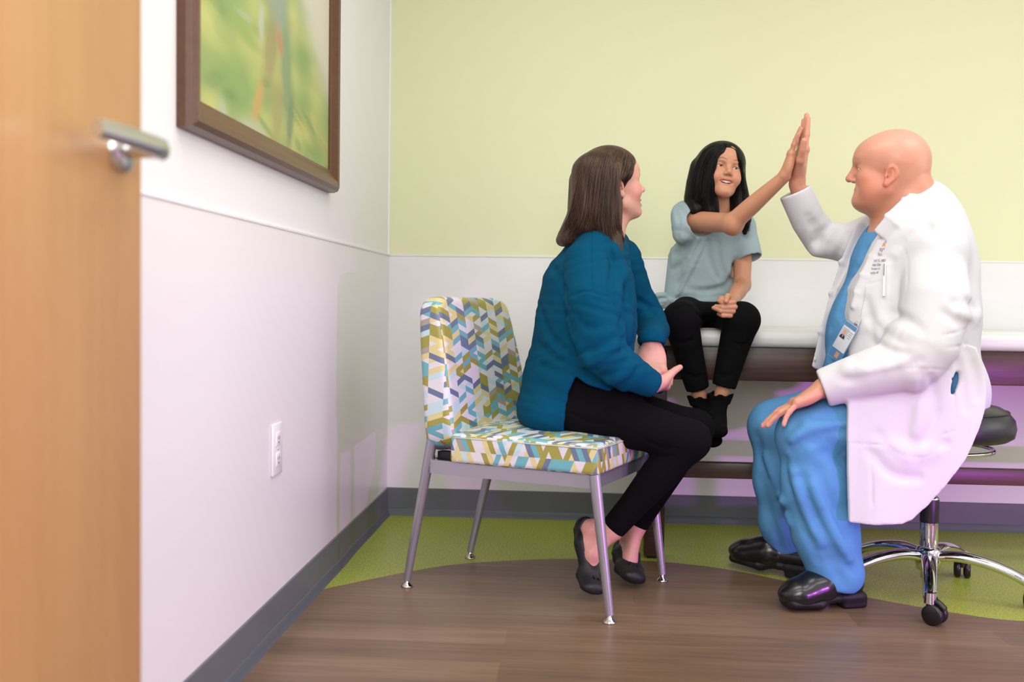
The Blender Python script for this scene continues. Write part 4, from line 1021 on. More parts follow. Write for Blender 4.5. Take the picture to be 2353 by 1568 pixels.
    G = [[H(*p) for p in g] for g in (
        ((1356, 352), (1346, 364), (1338, 384), (1331, 412), (1322, 452), (1308, 505), (1276, 556)), ((1368, 348), (1357, 361), (1349, 384), (1342, 412), (1336, 450), (1326, 505), (1294, 562)),
        ((1384, 346), (1373, 361), (1365, 384), (1359, 412), (1354, 450), (1346, 505), (1326, 548)), ((1398, 345), (1390, 361), (1383, 384), (1378, 412), (1374, 450), (1368, 505), (1372, 545)),
        ((1410, 345), (1404, 361), (1398, 384), (1394, 412), (1391, 450), (1388, 510), (1402, 576)), ((1422, 346), (1415, 360), (1410, 380), (1406, 412), (1404, 450), (1404, 515), (1418, 588)),
        ((1431, 348), (1425, 361), (1420, 378), (1416, 408), (1413, 450), (1414, 515), (1432, 585)), ((1438, 350), (1433, 362), (1428, 376), (1423, 398), (1418, 425), (1420, 510), (1440, 566)))]
    strands(b, G, 460, 0.0, rad=0.0015, jit=0.0035, seed=3)
    G2 = [[H(*p) for p in g] for g in (((1440, 349), (1437, 362), (1433, 378), (1428, 396), (1422, 416)), ((1446, 353), (1445, 366), (1441, 382), (1435, 400), (1426, 415)), ((1452, 358), (1452, 372), (1449, 388), (1443, 402), (1431, 417)), ((1457, 364), (1457, 378), (1454, 394), (1448, 408), (1436, 420)))]
    strands(b, G2, 120, 0.0, rad=0.0014, jit=0.0025, seed=5)
    b.build('hair_locks', HM, hr)
    return fig
woman()
# ================================================================== the girl on the exam table
def girl():
    fig = Figure((1.22, -0.5, 0.79), 'person in a pale blue tee with long black hair sitting on the exam table edge')
    a = at
    SKIN = (0.60, 0.30, 0.175)
    pel = a(1622, 705, -0.44)
    rk, lk = a(1564, 735, -0.745), a(1704, 736, -0.745)
    ra, la = a(1606, 905, -0.695), a(1660, 900, -0.735)
    nb = a(1650, 478, -0.50)
    rs, ls = a(1584, 508, -0.52), a(1708, 528, -0.48)
    re, rw = a(1682, 513, -0.72), a(1800, 408, -0.83)
    le, lw = a(1705, 655, -0.54), a(1684, 690, -0.70)
    c = a(1652, 406, -0.545); s = 0.88
    R = frame((0.24, -0.96, 0.12), (0.15, 0.0, 1)); paint = []
    F = FF((0.98, -1.0, 0.38), (1.56, -0.28, 1.48), 0.006, [
        (A3(1.10, -0.72, 1.18), A3(1.38, -0.42, 1.42), 0.0021), (A3(1.38, -0.90, 1.25), A3(1.50, -0.72, 1.46), 0.0022),
        (A3(1.22, -0.86, 0.80), A3(1.36, -0.62, 0.94), 0.0022), (A3(1.1, -0.9, 0.42), A3(1.3, -0.7, 0.64), 0.004)])
    q = head(F, c, R, s, dict(ears=(-1, 1), open=0.0025, smile=1.0, gap=0.008, grin=True, jaw=0.041, nose=0.70, mu=0.010, nu=0.005, bu=0.003))
    for l in (-1, 1): F.add(ell(q(0.068, l * 0.038, -0.026), A3(0.018, 0.016, 0.014) * s, R), 0.018)
    F.add(cap(q(-0.020, 0, -0.03), nb, 0.042, 0.043), 0.02)
    ch, mid = a(1640, 545, -0.485), a(1628, 630, -0.455)
    sd = _n(ls - rs)
    F.add(cap(nb, ch, 0.045, 0.07), 0.03); F.add(fcap(ch, mid, 0.065, 0.06, sd, 1.35), 0.03); F.add(fcap(mid, pel + A3(0, 0, -0.02), 0.06, 0.055, sd, 1.3), 0.03)
    F.add(cap(rs, ls, 0.036), 0.03)
    F.add(chain([rs, re], [0.036, 0.031]), 0.02); F.add(chain([re, re * 0.6 + rw * 0.4, rw], [0.0305, 0.0285, 0.0195]), 0.012)
    F.add(ell(re + A3(0.004, 0, -0.010), (0.029, 0.029, 0.029)), 0.02)
    F.add(chain([ls, le], [0.034, 0.029]), 0.02); F.add(chain([le, le * 0.55 + lw * 0.45, lw], [0.0285, 0.028, 0.0195]), 0.012)
    for h, k_, an in ((pel + A3(-0.055, -0.03, -0.035), rk, ra), (pel + A3(0.055, -0.03, -0.035), lk, la)):
        F.add(cap(h, k_, 0.045, 0.040), 0.03); F.add(chain([k_, k_ * 0.6 + an * 0.4, an], [0.040, 0.032, 0.024]), 0.02)
    # bare ankles, feet (inside the socks)
    def foot(F, an, heel, toe, e):
        F.add(cap(an, heel, 0.025 + e, 0.026 + e), 0.01); F.add(cap(an, heel * 0.5 + toe * 0.5, 0.025 + e, 0.023 + e), 0.01)
        F.add(fcap(heel, toe, 0.024 + e, 0.017 + e, A3(1, 0, 0), 1.35), 0.02)
    lh, lt = a(1637, 950, -0.70), a(1650, 990, -0.80)
    rh, rt = a(1622, 965, -0.66), a(1638, 1012, -0.745)
    foot(F, la, lh, lt, -0.006); foot(F, ra, rh, rt, -0.006)
    # right hand pressed on the doctor's palm, left hand curled in the lap
    hand(F, rw + A3(0.004, 0, 0.004), A3(0.27, 0.02, 0.97), A3(1, -0.10, -0.28), True, 0.84, curl=[(2, 3, 2), (2, 3, 2), (2, 4, 3), (-6, 6, 4)], spread=(9, 3, -5, -15),
         thumb=[(0.6, 0.7, 0.2), (0.8, 0.55, 0.1), (0.9, 0.4, 0.1)], paint=paint)
    fy = -0.800                                   # loosely closed fist, knuckles to the right
    F.add(chain([lw, a(1676, 699, -0.755)], [0.0195, 0.022]), 0.012)
    F.add(ell(a(1670, 703, -0.768), (0.024, 0.020, 0.029)), 0.012); F.add(ell(a(1658, 690, -0.765), (0.012, 0.014, 0.014)), 0.01)
    for (x0, y0), (x1, y1), (x2, y2), r in (((1686, 695), (1664, 698), (1652, 692), 0.0080), ((1689, 706), (1660, 707), (1645, 704), 0.0082), ((1685, 716), (1656, 715), (1639, 708), 0.0078), ((1679, 726), (1661, 726), (1651, 722), 0.0072)):
        F.add(chain([a(x0 - 6, y0 - 4, fy + 0.036), a(x0, y0, fy + 0.010), a(x1, y1, fy), a(x2, y2, fy + 0.022)], [r * 1.25, r * 1.1, r, r * 0.82]), 0.0032)
        paint.append((ell(a(x0, y0, fy), (0.009,) * 3), (0.62, 0.25, 0.22), 0.012, 0.3))
    F.add(chain([a(1680, 684, -0.755), a(1672, 680, -0.790), a(1668, 693, fy - 0.010)], [0.011, 0.0088, 0.0072]), 0.004)
    paint += [(ell(q(0.070, l * 0.044, -0.022), A3(0.022, 0.02, 0.018) * s, R), (0.70, 0.27, 0.18), 0.02, 0.5) for l in (-1, 1)]
    for L_, w_ in zip(head.lip_lu, (0.0030, 0.0036)): paint.append((lu(c, R, (s, s, s), L_, [0.0006, w_, w_, w_, 0.0006], 0.06), (0.52, 0.15, 0.13), 0.003, 0.8))
    MU = 0.010
    paint.append((ell(q(0.074, 0, -0.0535 + MU), A3(0.012, 0.024, 0.010) * s, R), (0.16, 0.03, 0.03), 0.004, 0.95))
    S3 = (s, s, s)
    for l in (-1, 1):
        paint.append((lu(c, R, S3, [(l * 0.013, 0.0395), (l * 0.030, 0.0455), (l * 0.047, 0.0415)], [0.0012, 0.0022, 0.0006]), (0.05, 0.025, 0.018), 0.0035, 0.85))
        paint.append((lu(c, R, S3, [(l * 0.0185, 0.0165), (l * 0.025, 0.0205), (l * 0.034, 0.0210), (l * 0.046, 0.0170)], [0.0006, 0.0013, 0.0016, 0.001]), (0.02, 0.010, 0.008), 0.002, 0.95))
        paint.append((lu(c, R, S3, [(l * 0.026, -0.024), (l * 0.036, -0.034), (l * 0.037, -0.048)], [0.0005, 0.001, 0.0005]), (0.50, 0.20, 0.12), 0.004, 0.6))
    paint.append((ell(q(0.088, -0.030, -0.026), (0.0016,) * 3), (0.12, 0.05, 0.03), 0.002, 0.9))
    body = fig.add('body', F, skin_mat('tan skin'), paint=paint, base=SKIN + (1,), relax=1)
    em = eye_mat('dark brown eye', lin(44, 28, 20))
    for l in (-1, 1): eyeball(body, q, R, s, l, (0.40, -0.92, 0.0), em, (0, 0, 0))
    tb = MB()
    for i in range(-5, 6):
        l_ = i * 0.0056 - 0.00014 * i * abs(i); f_ = 0.0885 - 15.0 * l_ * l_; w_ = 0.0030 - 0.0001 * abs(i); hh_ = 0.0064 - 0.00048 * abs(i)
        tb.box(q(f_ - 0.0040, l_, -0.0440 + MU - hh_ * 0.75 + 4.5 * l_ * l_), (0.0022 * s, w_ * 0.98 * s, hh_ * s), R @ rot('Z', -math.degrees(math.atan(34 * l_))), bev=0.0012)
    tb.build('teeth', plain('teeth enamel', lin(244, 238, 228), 0.18), body)

    # ---------------- leggings
    BK = cloth_mat('black cotton', lin(11, 11, 13), 0.95, 1100, 0.12)
    F = FF((0.98, -0.92, 0.55), (1.46, -0.28, 0.98), 0.0038)
    F.add(ell(pel + A3(0.002, 0.0, -0.024), (0.124, 0.092, 0.066)))
    F.add(ell(a(1628, 714, -0.60), (0.085, 0.06, 0.030)), 0.03)
    for sx, k_, an in ((-1, rk, ra), (1, lk, la)):
        h = pel + A3(0.060 * sx, -0.02, -0.022)
        F.add(chain([h, h * 0.45 + k_ * 0.55 + A3(0, 0, -0.006), k_], [0.066, 0.062, 0.0590]), 0.025)
        F.add(chain([k_, k_ * 0.62 + an * 0.38 + A3(0, 0.008, 0), k_ * 0.12 + an * 0.88], [0.0585, 0.049, 0.0395]), 0.010)
        dd = _n(an - k_); e = k_ * 0.07 + an * 0.93
        F.sub(custom(lambda X, Y, Z, e=e, dd=dd: np.maximum(-((X - e[0]) * dd[0] + (Y - e[1]) * dd[1] + (Z - e[2]) * dd[2]), np.hypot(X - e[0], Y - e[1]) + 0 * Z - 0.047), e - 0.075, e + 0.075), 0.001)
        F.sub(cap(e - dd * 0.012, e + dd * 0.1, 0.0305), 0.002)
    F.sub(rbox(a(1630, 800, -0.45) * A3(1, 0, 0) + A3(0, -0.47, 0.694), (0.4, 0.215, 0.100), r=0.01), 0.004)     # seat plane
    for pts in ([(1530, 725), (1550, 708), (1580, 702)], [(1540, 780), (1565, 790), (1590, 782)], [(1690, 790), (1710, 795), (1730, 780)], [(1600, 720), (1620, 735), (1645, 738)], [(1575, 860), (1595, 868), (1612, 864)], [(1650, 860), (1665, 866), (1682, 860)]):
        groove(F, pts, 0.004, 0.012)
    fig.add('leggings', F, BK, relax=1)

    # ---------------- ruffled ankle socks
    for an, heel, toe, nm in ((la, lh, lt, 0), (ra, rh, rt, 1)):
        mn = np.min([an, heel, toe], 0) - 0.06; mx = np.max([an, heel, toe], 0) + 0.06
        F = FF(mn, mx, 0.0026); dd = _n(heel - an); t0 = an + dd * 0.018
        foot(F, t0, heel, toe, 0.005)
        F.add(fcap(heel - A3(0, -0.004, 0.008), toe - A3(0, 0, 0.006), 0.020, 0.014, A3(1, 0, 0), 1.6), 0.012)
        F.sub(custom(lambda X, Y, Z, e=t0, dd=dd: ((X - e[0]) * dd[0] + (Y - e[1]) * dd[1] + (Z - e[2]) * dd[2]), t0 - 0.06, t0 + 0.06), 0.002)
        def frill(X, Y, Z, t0=t0):
            x, y, z = X - t0[0], Y - t0[1], Z - t0[2]; th = np.arctan2(y, x); rho = np.hypot(x, y)
            w = np.clip((z + 0.026) / 0.034, 0, 1); zt = 0.006 + 0.0035 * np.sin(7 * th + 1)
            return np.maximum(np.maximum(np.abs(rho - (0.0285 + 0.010 * w + 0.0042 * w * np.sin(11 * th))) * 0.75 - 0.0024, z - zt), -0.026 - z)
        F.add(custom(frill, t0 - 0.05, t0 + 0.05), 0.003)
        F.sub(cap(t0 - dd * 0.02, t0 + dd * 0.012, 0.0262), 0.002)
        fig.add('sock', F, BK, relax=1)

    # ---------------- tee
    TEE = cloth_mat('pale blue jersey', lin(160, 181, 187), 0.9, 800, 0.12, 0.10)
    F = FF((0.96, -0.66, 0.80), (1.44, -0.30, 1.26), 0.0038)
    top = a(1648, 498, -0.50)
    F.add(fcap(a(1642, 522, -0.495), a(1624, 600, -0.475), 0.078, 0.078, sd, 1.50), 0.0)
    F.add(fcap(a(1624, 600, -0.475), a(1616, 682, -0.465), 0.078, 0.094, A3(1, 0, 0), 1.25), 0.04)
    F.add(chain([a(1580, 500, -0.52), top, a(1702, 520, -0.485)], [0.044, 0.050, 0.044]), 0.04)
    F.add(chain([a(1574, 494, -0.52), a(1578, 520, -0.555), a(1572, 536, -0.56)], [0.046, 0.052, 0.040]), 0.03)       # near sleeve
    F.add(chain([a(1706, 522, -0.485), a(1716, 565, -0.51), a(1724, 596, -0.53)], [0.042, 0.044, 0.0415]), 0.025)   # far sleeve
    F.add(cap(a(1550, 590, -0.47), a(1548, 690, -0.47), 0.022, 0.03), 0.04)
    # arm openings, neck, hem
    d1 = _n(re - rs); F.sub(cap(rs + d1 * 0.052, rs + d1 * 0.2, 0.044, 0.048), 0.004)
    e1 = rs + d1 * 0.050 + A3(0, 0, 0)
    F.sub(custom(lambda X, Y, Z: -((X - e1[0]) * 0.62 + (Y - e1[1]) * -0.66 + (Z - e1[2]) * 0.42), e1 + A3(-0.10, -0.12, -0.085), e1 + A3(0.05, 0.02, 0.09)) if False else cap(e1 + d1 * 0.02, e1 + d1 * 0.1, 0.05), 0.004)
    d2 = _n(a(1732, 610, -0.54) - a(1716, 560, -0.51)); e2 = a(1725, 594, -0.53)
    F.sub(custom(lambda X, Y, Z: -((X - e2[0]) * d2[0] + (Y - e2[1]) * d2[1] + (Z - e2[2]) * d2[2]), e2 - 0.05, e2 + 0.08), 0.002)
    F.sub(cap(e2 - d2 * 0.012, e2 + d2 * 0.1, 0.0345), 0.003)
    F.sub(cap(a(1655, 478, -0.505), a(1662, 430, -0.53), 0.046, 0.06), 0.006); F.sub(ell(a(1660, 482, -0.545), (0.04, 0.045, 0.036)), 0.008)
    F.sub(custom(lambda X, Y, Z, z=a(1610, 696, -0.56)[2]: (Z - z) + 0.06 * (X - 1.2) + 0 * Y, (0.9, -0.8, 0.7), (1.5, -0.2, a(1610, 706, -0.56)[2] + 0.02)), 0.004)
    # pull lines running to the knot
    for pts in ([(1612, 548), (1590, 590), (1567, 640), (1545, 690)], [(1600, 545), (1580, 590), (1560, 640), (1540, 686)], [(1626, 552), (1606, 598), (1580, 650), (1556, 692)]):
        groove(F, pts, 0.0035, 0.010)
    for pts in ([(1606, 548), (1585, 592), (1563, 642), (1543, 688)], [(1619, 552), (1598, 598), (1572, 650), (1551, 690)]):
        ridge(F, pts, 0.005, 0.012)
    for pts in ([(1560, 684), (1600, 676), (1640, 668), (1675, 664)], [(1580, 664), (1620, 668), (1660, 660), (1690, 640)], [(1550, 690), (1600, 686), (1660, 680)], [(1650, 560), (1655, 600), (1668, 640)], [(1690, 600), (1684, 630), (1670, 655)],
                [(1541, 585), (1560, 578), (1580, 560)], [(1541, 620), (1556, 614), (1570, 600)], [(1545, 470), (1560, 505), (1556, 545)], [(1556, 470), (1575, 498), (1572, 540)], [(1625, 556), (1632, 600), (1650, 640)]):
        groove(F, pts, 0.005, 0.018, 0.002)
    tee = fig.add('tee_shirt', F, TEE, relax=1)
    k0 = a(1538, 690, -0.50); FK = FF(k0 - A3(0.09, 0.06, 0.06), k0 + A3(0.05, 0.06, 0.05), 0.0025)
    FK.add(ell(k0, (0.016, 0.018, 0.017)))
    for pts, r in (([k0, a(1526, 680, -0.505), a(1512, 681, -0.51), a(1502, 690, -0.51)], [0.010, 0.013, 0.013, 0.008]), ([k0, a(1524, 694, -0.51), a(1510, 701, -0.515), a(1500, 697, -0.51)], [0.010, 0.014, 0.012, 0.006]),
                   ([k0, a(1530, 702, -0.505), a(1520, 707, -0.51)], [0.010, 0.011, 0.006]), ([k0, k0 + A3(0.03, 0.0, -0.003)], [0.013, 0.020])):
        FK.add(chain(pts, r), 0.006)
    for pts in ([(1530, 686), (1516, 685), (1506, 690)], [(1528, 698), (1514, 697), (1504, 694)], [(1540, 680), (1537, 692), (1540, 702)]): groove(FK, pts, 0.003, 0.005)
    fig.add('knot', FK, TEE, tee, relax=1)

    # ---------------- hair
    HM = hair_mat('black hair', lin(6, 5, 6), lin(12, 10, 10), lin(24, 19, 18), 0.46, 0.22)
    F = FF(c + A3(-0.17, -0.15, -0.26), c + A3(0.17, 0.17, 0.16), 0.0034)
    F.add(ell(q(-0.002, 0, 0.046), A3(0.116, 0.094, 0.092) * s, R)); F.add(ell(q(-0.045, 0, 0.0), A3(0.066, 0.088, 0.10) * s, R), 0.03)
    for pts, rr in (([(1604, 385, -0.53), (1600, 420, -0.54), (1596, 455, -0.55), (1600, 482, -0.575)], [0.028, 0.034, 0.036, 0.022]),
                    ([(1618, 378, -0.565), (1622, 415, -0.585), (1624, 450, -0.59), (1632, 484, -0.60)], [0.024, 0.028, 0.030, 0.016]),
                    ([(1640, 345, -0.575), (1634, 370, -0.60), (1634, 400, -0.605), (1636, 430, -0.60)], [0.016, 0.016, 0.014, 0.012]),
                    ([(1700, 385, -0.53), (1704, 425, -0.535), (1708, 465, -0.54), (1712, 505, -0.55), (1712, 535, -0.555)], [0.014, 0.018, 0.024, 0.022, 0.008]),
                    ([(1690, 400, -0.50), (1692, 450, -0.52), (1694, 495, -0.545)], [0.024, 0.032, 0.02]),
                    ([(1620, 420, -0.45), (1640, 470, -0.44), (1650, 510, -0.42)], [0.06, 0.07, 0.03])):
        F.add(chain([a(*p) for p in pts], rr), 0.018)
    F.sub(ell(q(0.088, -0.002, -0.014), A3(0.070, 0.060, 0.086) * s, R), 0.010)
    F.sub(ell(q(0.106, 0.004, 0.066), A3(0.032, 0.026, 0.042) * s, R), 0.010)
    F.sub(ell(q(0.094, 0.012, -0.040), A3(0.070, 0.050, 0.062) * s, R), 0.010)
    F.sub(cap(q(0.06, 0.012, -0.09), q(0.045, 0.016, -0.22), 0.024, 0.020), 0.012)
    F.add(chain([a(1652, 340, -0.585), a(1644, 358, -0.612), a(1638, 384, -0.622), a(1635, 412, -0.622), a(1638, 440, -0.612), a(1644, 470, -0.600), a(1648, 490, -0.595)], [0.010, 0.012, 0.0115, 0.011, 0.0115, 0.012, 0.008]), 0.012)
    hr = fig.add('hair', F, HM, relax=1)
    b = MB(); H = lambda x, y: onhair(F, x, y, -0.58)
    GG = lambda *gs: [[H(*p) for p in g] for g in gs]
    strands(b, GG(((1650, 333), (1634, 338), (1616, 350), (1600, 385), (1592, 425), (1584, 465)), ((1653, 333), (1640, 340), (1626, 352), (1608, 388), (1602, 430), (1598, 478)), ((1657, 334), (1646, 342), (1634, 354), (1618, 388), (1614, 430), (1610, 484)),
                  ((1661, 335), (1652, 343), (1642, 354), (1628, 385), (1625, 430), (1630, 488)), ((1664, 336), (1657, 343), (1648, 353), (1640, 376), (1637, 420), (1646, 488))), 300, 0.0, rad=0.0011, jit=0.0035, seed=11)
    strands(b, GG(((1668, 336), (1684, 346), (1697, 365), (1704, 400), (1708, 460)), ((1666, 335), (1690, 345), (1702, 370), (1708, 410), (1716, 470))), 60, 0.0, rad=0.0011, jit=0.003, seed=13)
    strands(b, GG(((1664, 330), (1656, 342), (1648, 356), (1641, 376), (1638, 412)), ((1664, 330), (1658, 341), (1651, 351), (1644, 368), (1641, 402)), ((1664, 331), (1660, 338), (1655, 345), (1648, 357), (1643, 386))), 110, 0.0, rad=0.0011, jit=0.002, seed=21)
    strands(b, GG(((1666, 331), (1672, 338), (1680, 346), (1690, 359), (1699, 384)), ((1666, 330), (1675, 339), (1685, 350), (1695, 366), (1702, 396)), ((1667, 329), (1679, 337), (1692, 350), (1701, 370), (1706, 410))), 110, 0.0, rad=0.0011, jit=0.002, seed=22)
    strands(b, [[a(1704, 400, -0.555), a(1706, 430, -0.56), a(1709, 465, -0.565), a(1713, 505, -0.57), a(1722, 545, -0.58)], [a(1706, 400, -0.545), a(1712, 430, -0.55), a(1718, 460, -0.555), a(1722, 490, -0.56), a(1716, 535, -0.57)]], 50, 0.0, rad=0.0011, jit=0.004, seed=15)
    b.build('hair_locks', HM, hr)
    return fig
girl()
def onfloor(px, py, z=0.0):
    r = _ray(px, py); return CAM + r * ((z - CAM[2]) / r[2])
# ================================================================== the doctor on the rolling stool
def doctor():
    fig = Figure((1.83, -0.98, 0.0), 'bald person in a white coat over blue scrubs sitting on the rolling stool')
    a = at
    SKIN = (0.70, 0.335, 0.225)
    pel = a(2135, 905, -0.955)
    nh, fh = a(2110, 915, -1.06), a(2120, 905, -0.86)
    nk, fk = a(1852, 1000, -1.10), a(1778, 978, -0.76)
    na, fa = a(1925, 1335, -1.09), a(1815, 1275, -0.745)
    ns, fs = a(2150, 610, -1.14), a(2010, 555, -0.79)
    ne, nw = a(2105, 822, -1.22), a(1893, 892, -1.155)
    fe, fw = a(1880, 560, -0.745), a(1831, 424, -0.80)
    c = a(2046, 402, -1.0); s = 1.0
    f = _n(A3(-0.955, 0.28, 0.0)); R = frame(f, (0.0, 0, 1)); paint = []
    F = FF((1.28, -1.34, -0.01), (2.16, -0.56, 1.50), 0.007, [
        (A3(1.53, -1.14, 1.13), A3(1.84, -0.86, 1.45), 0.0024), (A3(1.40, -0.88, 1.20), A3(1.53, -0.72, 1.47), 0.0024),
        (A3(1.33, -1.24, 0.54), A3(1.50, -1.06, 0.69), 0.0025)])
    S1 = np.array((1.03, 1.06, 0.92))
    q = head(F, c, R, s, dict(ears=(1,), open=0.0025, jaw=0.054, fx=1.03, lx=1.08, ux=0.92, nose=1.0, nr=0.85, lf=0.0, lt=0.75, es=0.84, earf=0.004, earu=-0.018, bu=0.012, nu=0.002))
    E = lambda f_, l, u, r, k: F.add(ell(q(f_, l, u), np.array(r) * S1, R), k)
    E(-0.016, 0, 0.054, (0.084, 0.078, 0.086), 0.03); E(-0.040, 0, 0.030, (0.048, 0.052, 0.066), 0.03)
    for l in (-1, 1): E(0.040, l * 0.046, -0.055, (0.036, 0.024, 0.036), 0.03)           # jowls
    E(0.050, 0, -0.088, (0.042, 0.046, 0.024), 0.03)                                      # double chin
    F.add(chain([q(0.082, -0.026, 0.050), q(0.088, 0, 0.047), q(0.082, 0.026, 0.050)], [0.010, 0.010, 0.010]), 0.014)
    F.add(cap(q(0.093, 0, 0.028), q(0.112, 0, -0.008), 0.0085, 0.0088), 0.01)
    nb = a(2098, 485, -0.99)
    F.add(cap(q(-0.030, 0, -0.02), nb, 0.068, 0.078), 0.03); F.add(cap(q(0.035, 0, -0.080), nb + A3(-0.045, 0, -0.02), 0.042, 0.055), 0.035)
    F.add(ell(q(-0.080, 0, -0.035), np.array((0.026, 0.050, 0.018)), R), 0.02)            # roll at the nape
    tp = [nb, a(2090, 600, -0.97), a(2080, 720, -0.96), a(2070, 820, -0.955), pel]
    for i in range(4): F.add(cap(tp[i], tp[i + 1], (0.08, 0.14, 0.16, 0.165)[i], (0.14, 0.16, 0.165, 0.13)[i]), 0.05)
    F.add(chain([ns, ne, nw], [0.055, 0.045, 0.029]), 0.03); F.add(chain([fs, fe, fw], [0.050, 0.038, 0.025]), 0.02)
    for h, k_, an in ((nh, nk, na), (fh, fk, fa)): F.add(chain([h, k_, an], [0.075, 0.056, 0.04]), 0.03)
    for an, heel, toe in ((na, onfloor(1965, 1394) + A3(0, 0.012, 0.062), onfloor(1830, 1402) + A3(0, 0.012, 0.055)), (fa, onfloor(1840, 1330) + A3(0, 0, 0.062), onfloor(1710, 1308) + A3(0, 0, 0.06))):
        F.add(chain([an, heel * 0.7 + toe * 0.3, toe], [0.034, 0.026, 0.020]), 0.02)
    # raised right hand, left hand resting on the thigh
    hand(F, fw + A3(0.002, 0, 0.012), A3(0.10, 0.03, 1), A3(-1, -0.10, 0.10), True, 1.06, curl=[(0, 2, 1), (-1, 2, 1), (-2, 3, 2), (-4, 4, 3)], spread=(3, 1, -2, -7),
         thumb=[(0.55, 0.75, 0.20), (0.75, 0.55, 0.1), (0.85, 0.40, 0.1)], paint=paint)
    hand(F, nw + A3(0.000, 0, 0.002), A3(-0.80, 0.10, -0.52), A3(-0.50, 0.05, -0.86), False, 1.06, curl=[(-2, 12, 8), (-2, 12, 8), (0, 12, 8), (12, 16, 12)], spread=(8, 3, -4, -20),
         thumb=[(0.55, 0.75, 0.2), (0.8, 0.5, 0.2), (0.9, 0.35, 0.2)], paint=paint, nail=(0.86, 0.60, 0.52))
    for l in (-1, 1):
        for pts in ([q(0.079, l * 0.0445, 0.012), q(0.0805, l * 0.036, 0.005), q(0.0855, l * 0.022, 0.004)],): F.sub(chain(pts, [0.0012, 0.0016, 0.001]), 0.004)
        F.sub(chain([q(0.062, l * 0.052, 0.022), q(0.055, l * 0.058, 0.026)], [0.001, 0.001]), 0.003); F.sub(chain([q(0.062, l * 0.053, 0.012), q(0.055, l * 0.059, 0.010)], [0.001, 0.001]), 0.003)
        F.sub(chain([q(0.094, l * 0.021, -0.018), q(0.086, l * 0.031, -0.034), q(0.078, l * 0.034, -0.050)], [0.0012, 0.002, 0.001]), 0.008)   # smile fold
    red = (0.66, 0.20, 0.13)
    paint += [(ell(q(0.045, 0.060, -0.045), (0.055, 0.03, 0.045), R), red, 0.05, 0.55), (ell(q(0.116, 0, -0.012), (0.014, 0.016, 0.014), R), red, 0.014, 0.4), (ell(q(0.002, 0.084, -0.016), (0.021, 0.016, 0.036), R), (0.64, 0.17, 0.11), 0.014, 0.55),
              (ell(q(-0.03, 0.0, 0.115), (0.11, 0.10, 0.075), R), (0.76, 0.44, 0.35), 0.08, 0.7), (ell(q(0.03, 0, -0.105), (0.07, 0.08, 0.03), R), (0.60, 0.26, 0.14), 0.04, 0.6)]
    for L_, w_ in zip(head.lip_lu, (0.0030, 0.0036)): paint.append((lu(c, R, (1.03, 1.08, 0.92), L_, [0.0006, w_, w_, w_, 0.0006], 0.06), (0.50, 0.17, 0.13), 0.003, 0.6))
    S3 = (1.03, 1.08, 0.92)
    for l in (-1, 1):
        paint.append((lu(c, R, S3, [(l * 0.010, 0.046), (l * 0.030, 0.053), (l * 0.050, 0.046)], [0.0015, 0.003, 0.001]), (0.34, 0.19, 0.11), 0.006, 0.6))
        paint.append((lu(c, R, S3, [(l * 0.0185, 0.0155), (l * 0.026, 0.0195), (l * 0.034, 0.0200), (l * 0.048, 0.0150)], [0.0005, 0.0008, 0.001, 0.0005]), (0.22, 0.09, 0.06), 0.003, 0.7))
    body = fig.add('body', F, skin_mat('ruddy skin', 0.36), paint=paint, base=SKIN + (1,), relax=1)
    em = eye_mat('blue eye', lin(92, 112, 130))
    eyeball(body, q, R, s * 1.08, 1, (-1, 0.3, 0), em, (0, 0, 0)); eyeball(body, q, R, s * 1.08, -1, (-1, 0.3, 0), em, (0, 0, 0))

    # ---------------- scrubs
    SB = cloth_mat('blue scrub cotton', lin(92, 152, 202), 0.85, 800, 0.12, 0.1)
    F = FF((1.28, -1.26, 0.02), (2.12, -0.58, 0.80), 0.0055)
    F.add(ell(pel + A3(0, 0.0, -0.005), (0.145, 0.20, 0.105)))
    F.add(chain([nh, nh * 0.5 + nk * 0.5, nk], [0.112, 0.100, 0.083]), 0.05); F.add(chain([fh, fh * 0.5 + fk * 0.5, fk], [0.112, 0.096, 0.082]), 0.05)
    # trouser legs: wide, breaking over the shoes
    def leg(cs):
        for i in range(len(cs) - 1): F.add(fcap(a(*cs[i][:3]), a(*cs[i + 1][:3]), cs[i][3], cs[i + 1][3], A3(0, 1, 0), 0.85), 0.03)
    leg([(1860, 1005, -1.10, 0.088), (1874, 1110, -1.10, 0.092), (1896, 1220, -1.095, 0.090), (1922, 1318, -1.09, 0.080)])
    leg([(1790, 990, -0.76, 0.086), (1800, 1100, -0.76, 0.090), (1812, 1200, -0.755, 0.088), (1826, 1272, -0.75, 0.066)])
    def cut(P, ylo, yhi):
        pts = [a(*p, (ylo + yhi) / 2)[[0, 2]] for p in P]; lo = np.min(pts, 0); hi = np.max(pts, 0)
        F.sub(custom(poly2d(pts), (lo[0], ylo, lo[1]), (hi[0], yhi, hi[1])), 0.004)
    cut([(1780, 1312), (1857, 1336), (1900, 1352), (1958, 1363), (1992, 1346), (2100, 1340), (2100, 1480), (1780, 1480)], -1.3, -0.92)
    cut([(1700, 1270), (1772, 1300), (1810, 1312), (1880, 1320), (1950, 1322), (1950, 1420), (1700, 1420)], -0.93, -0.55)
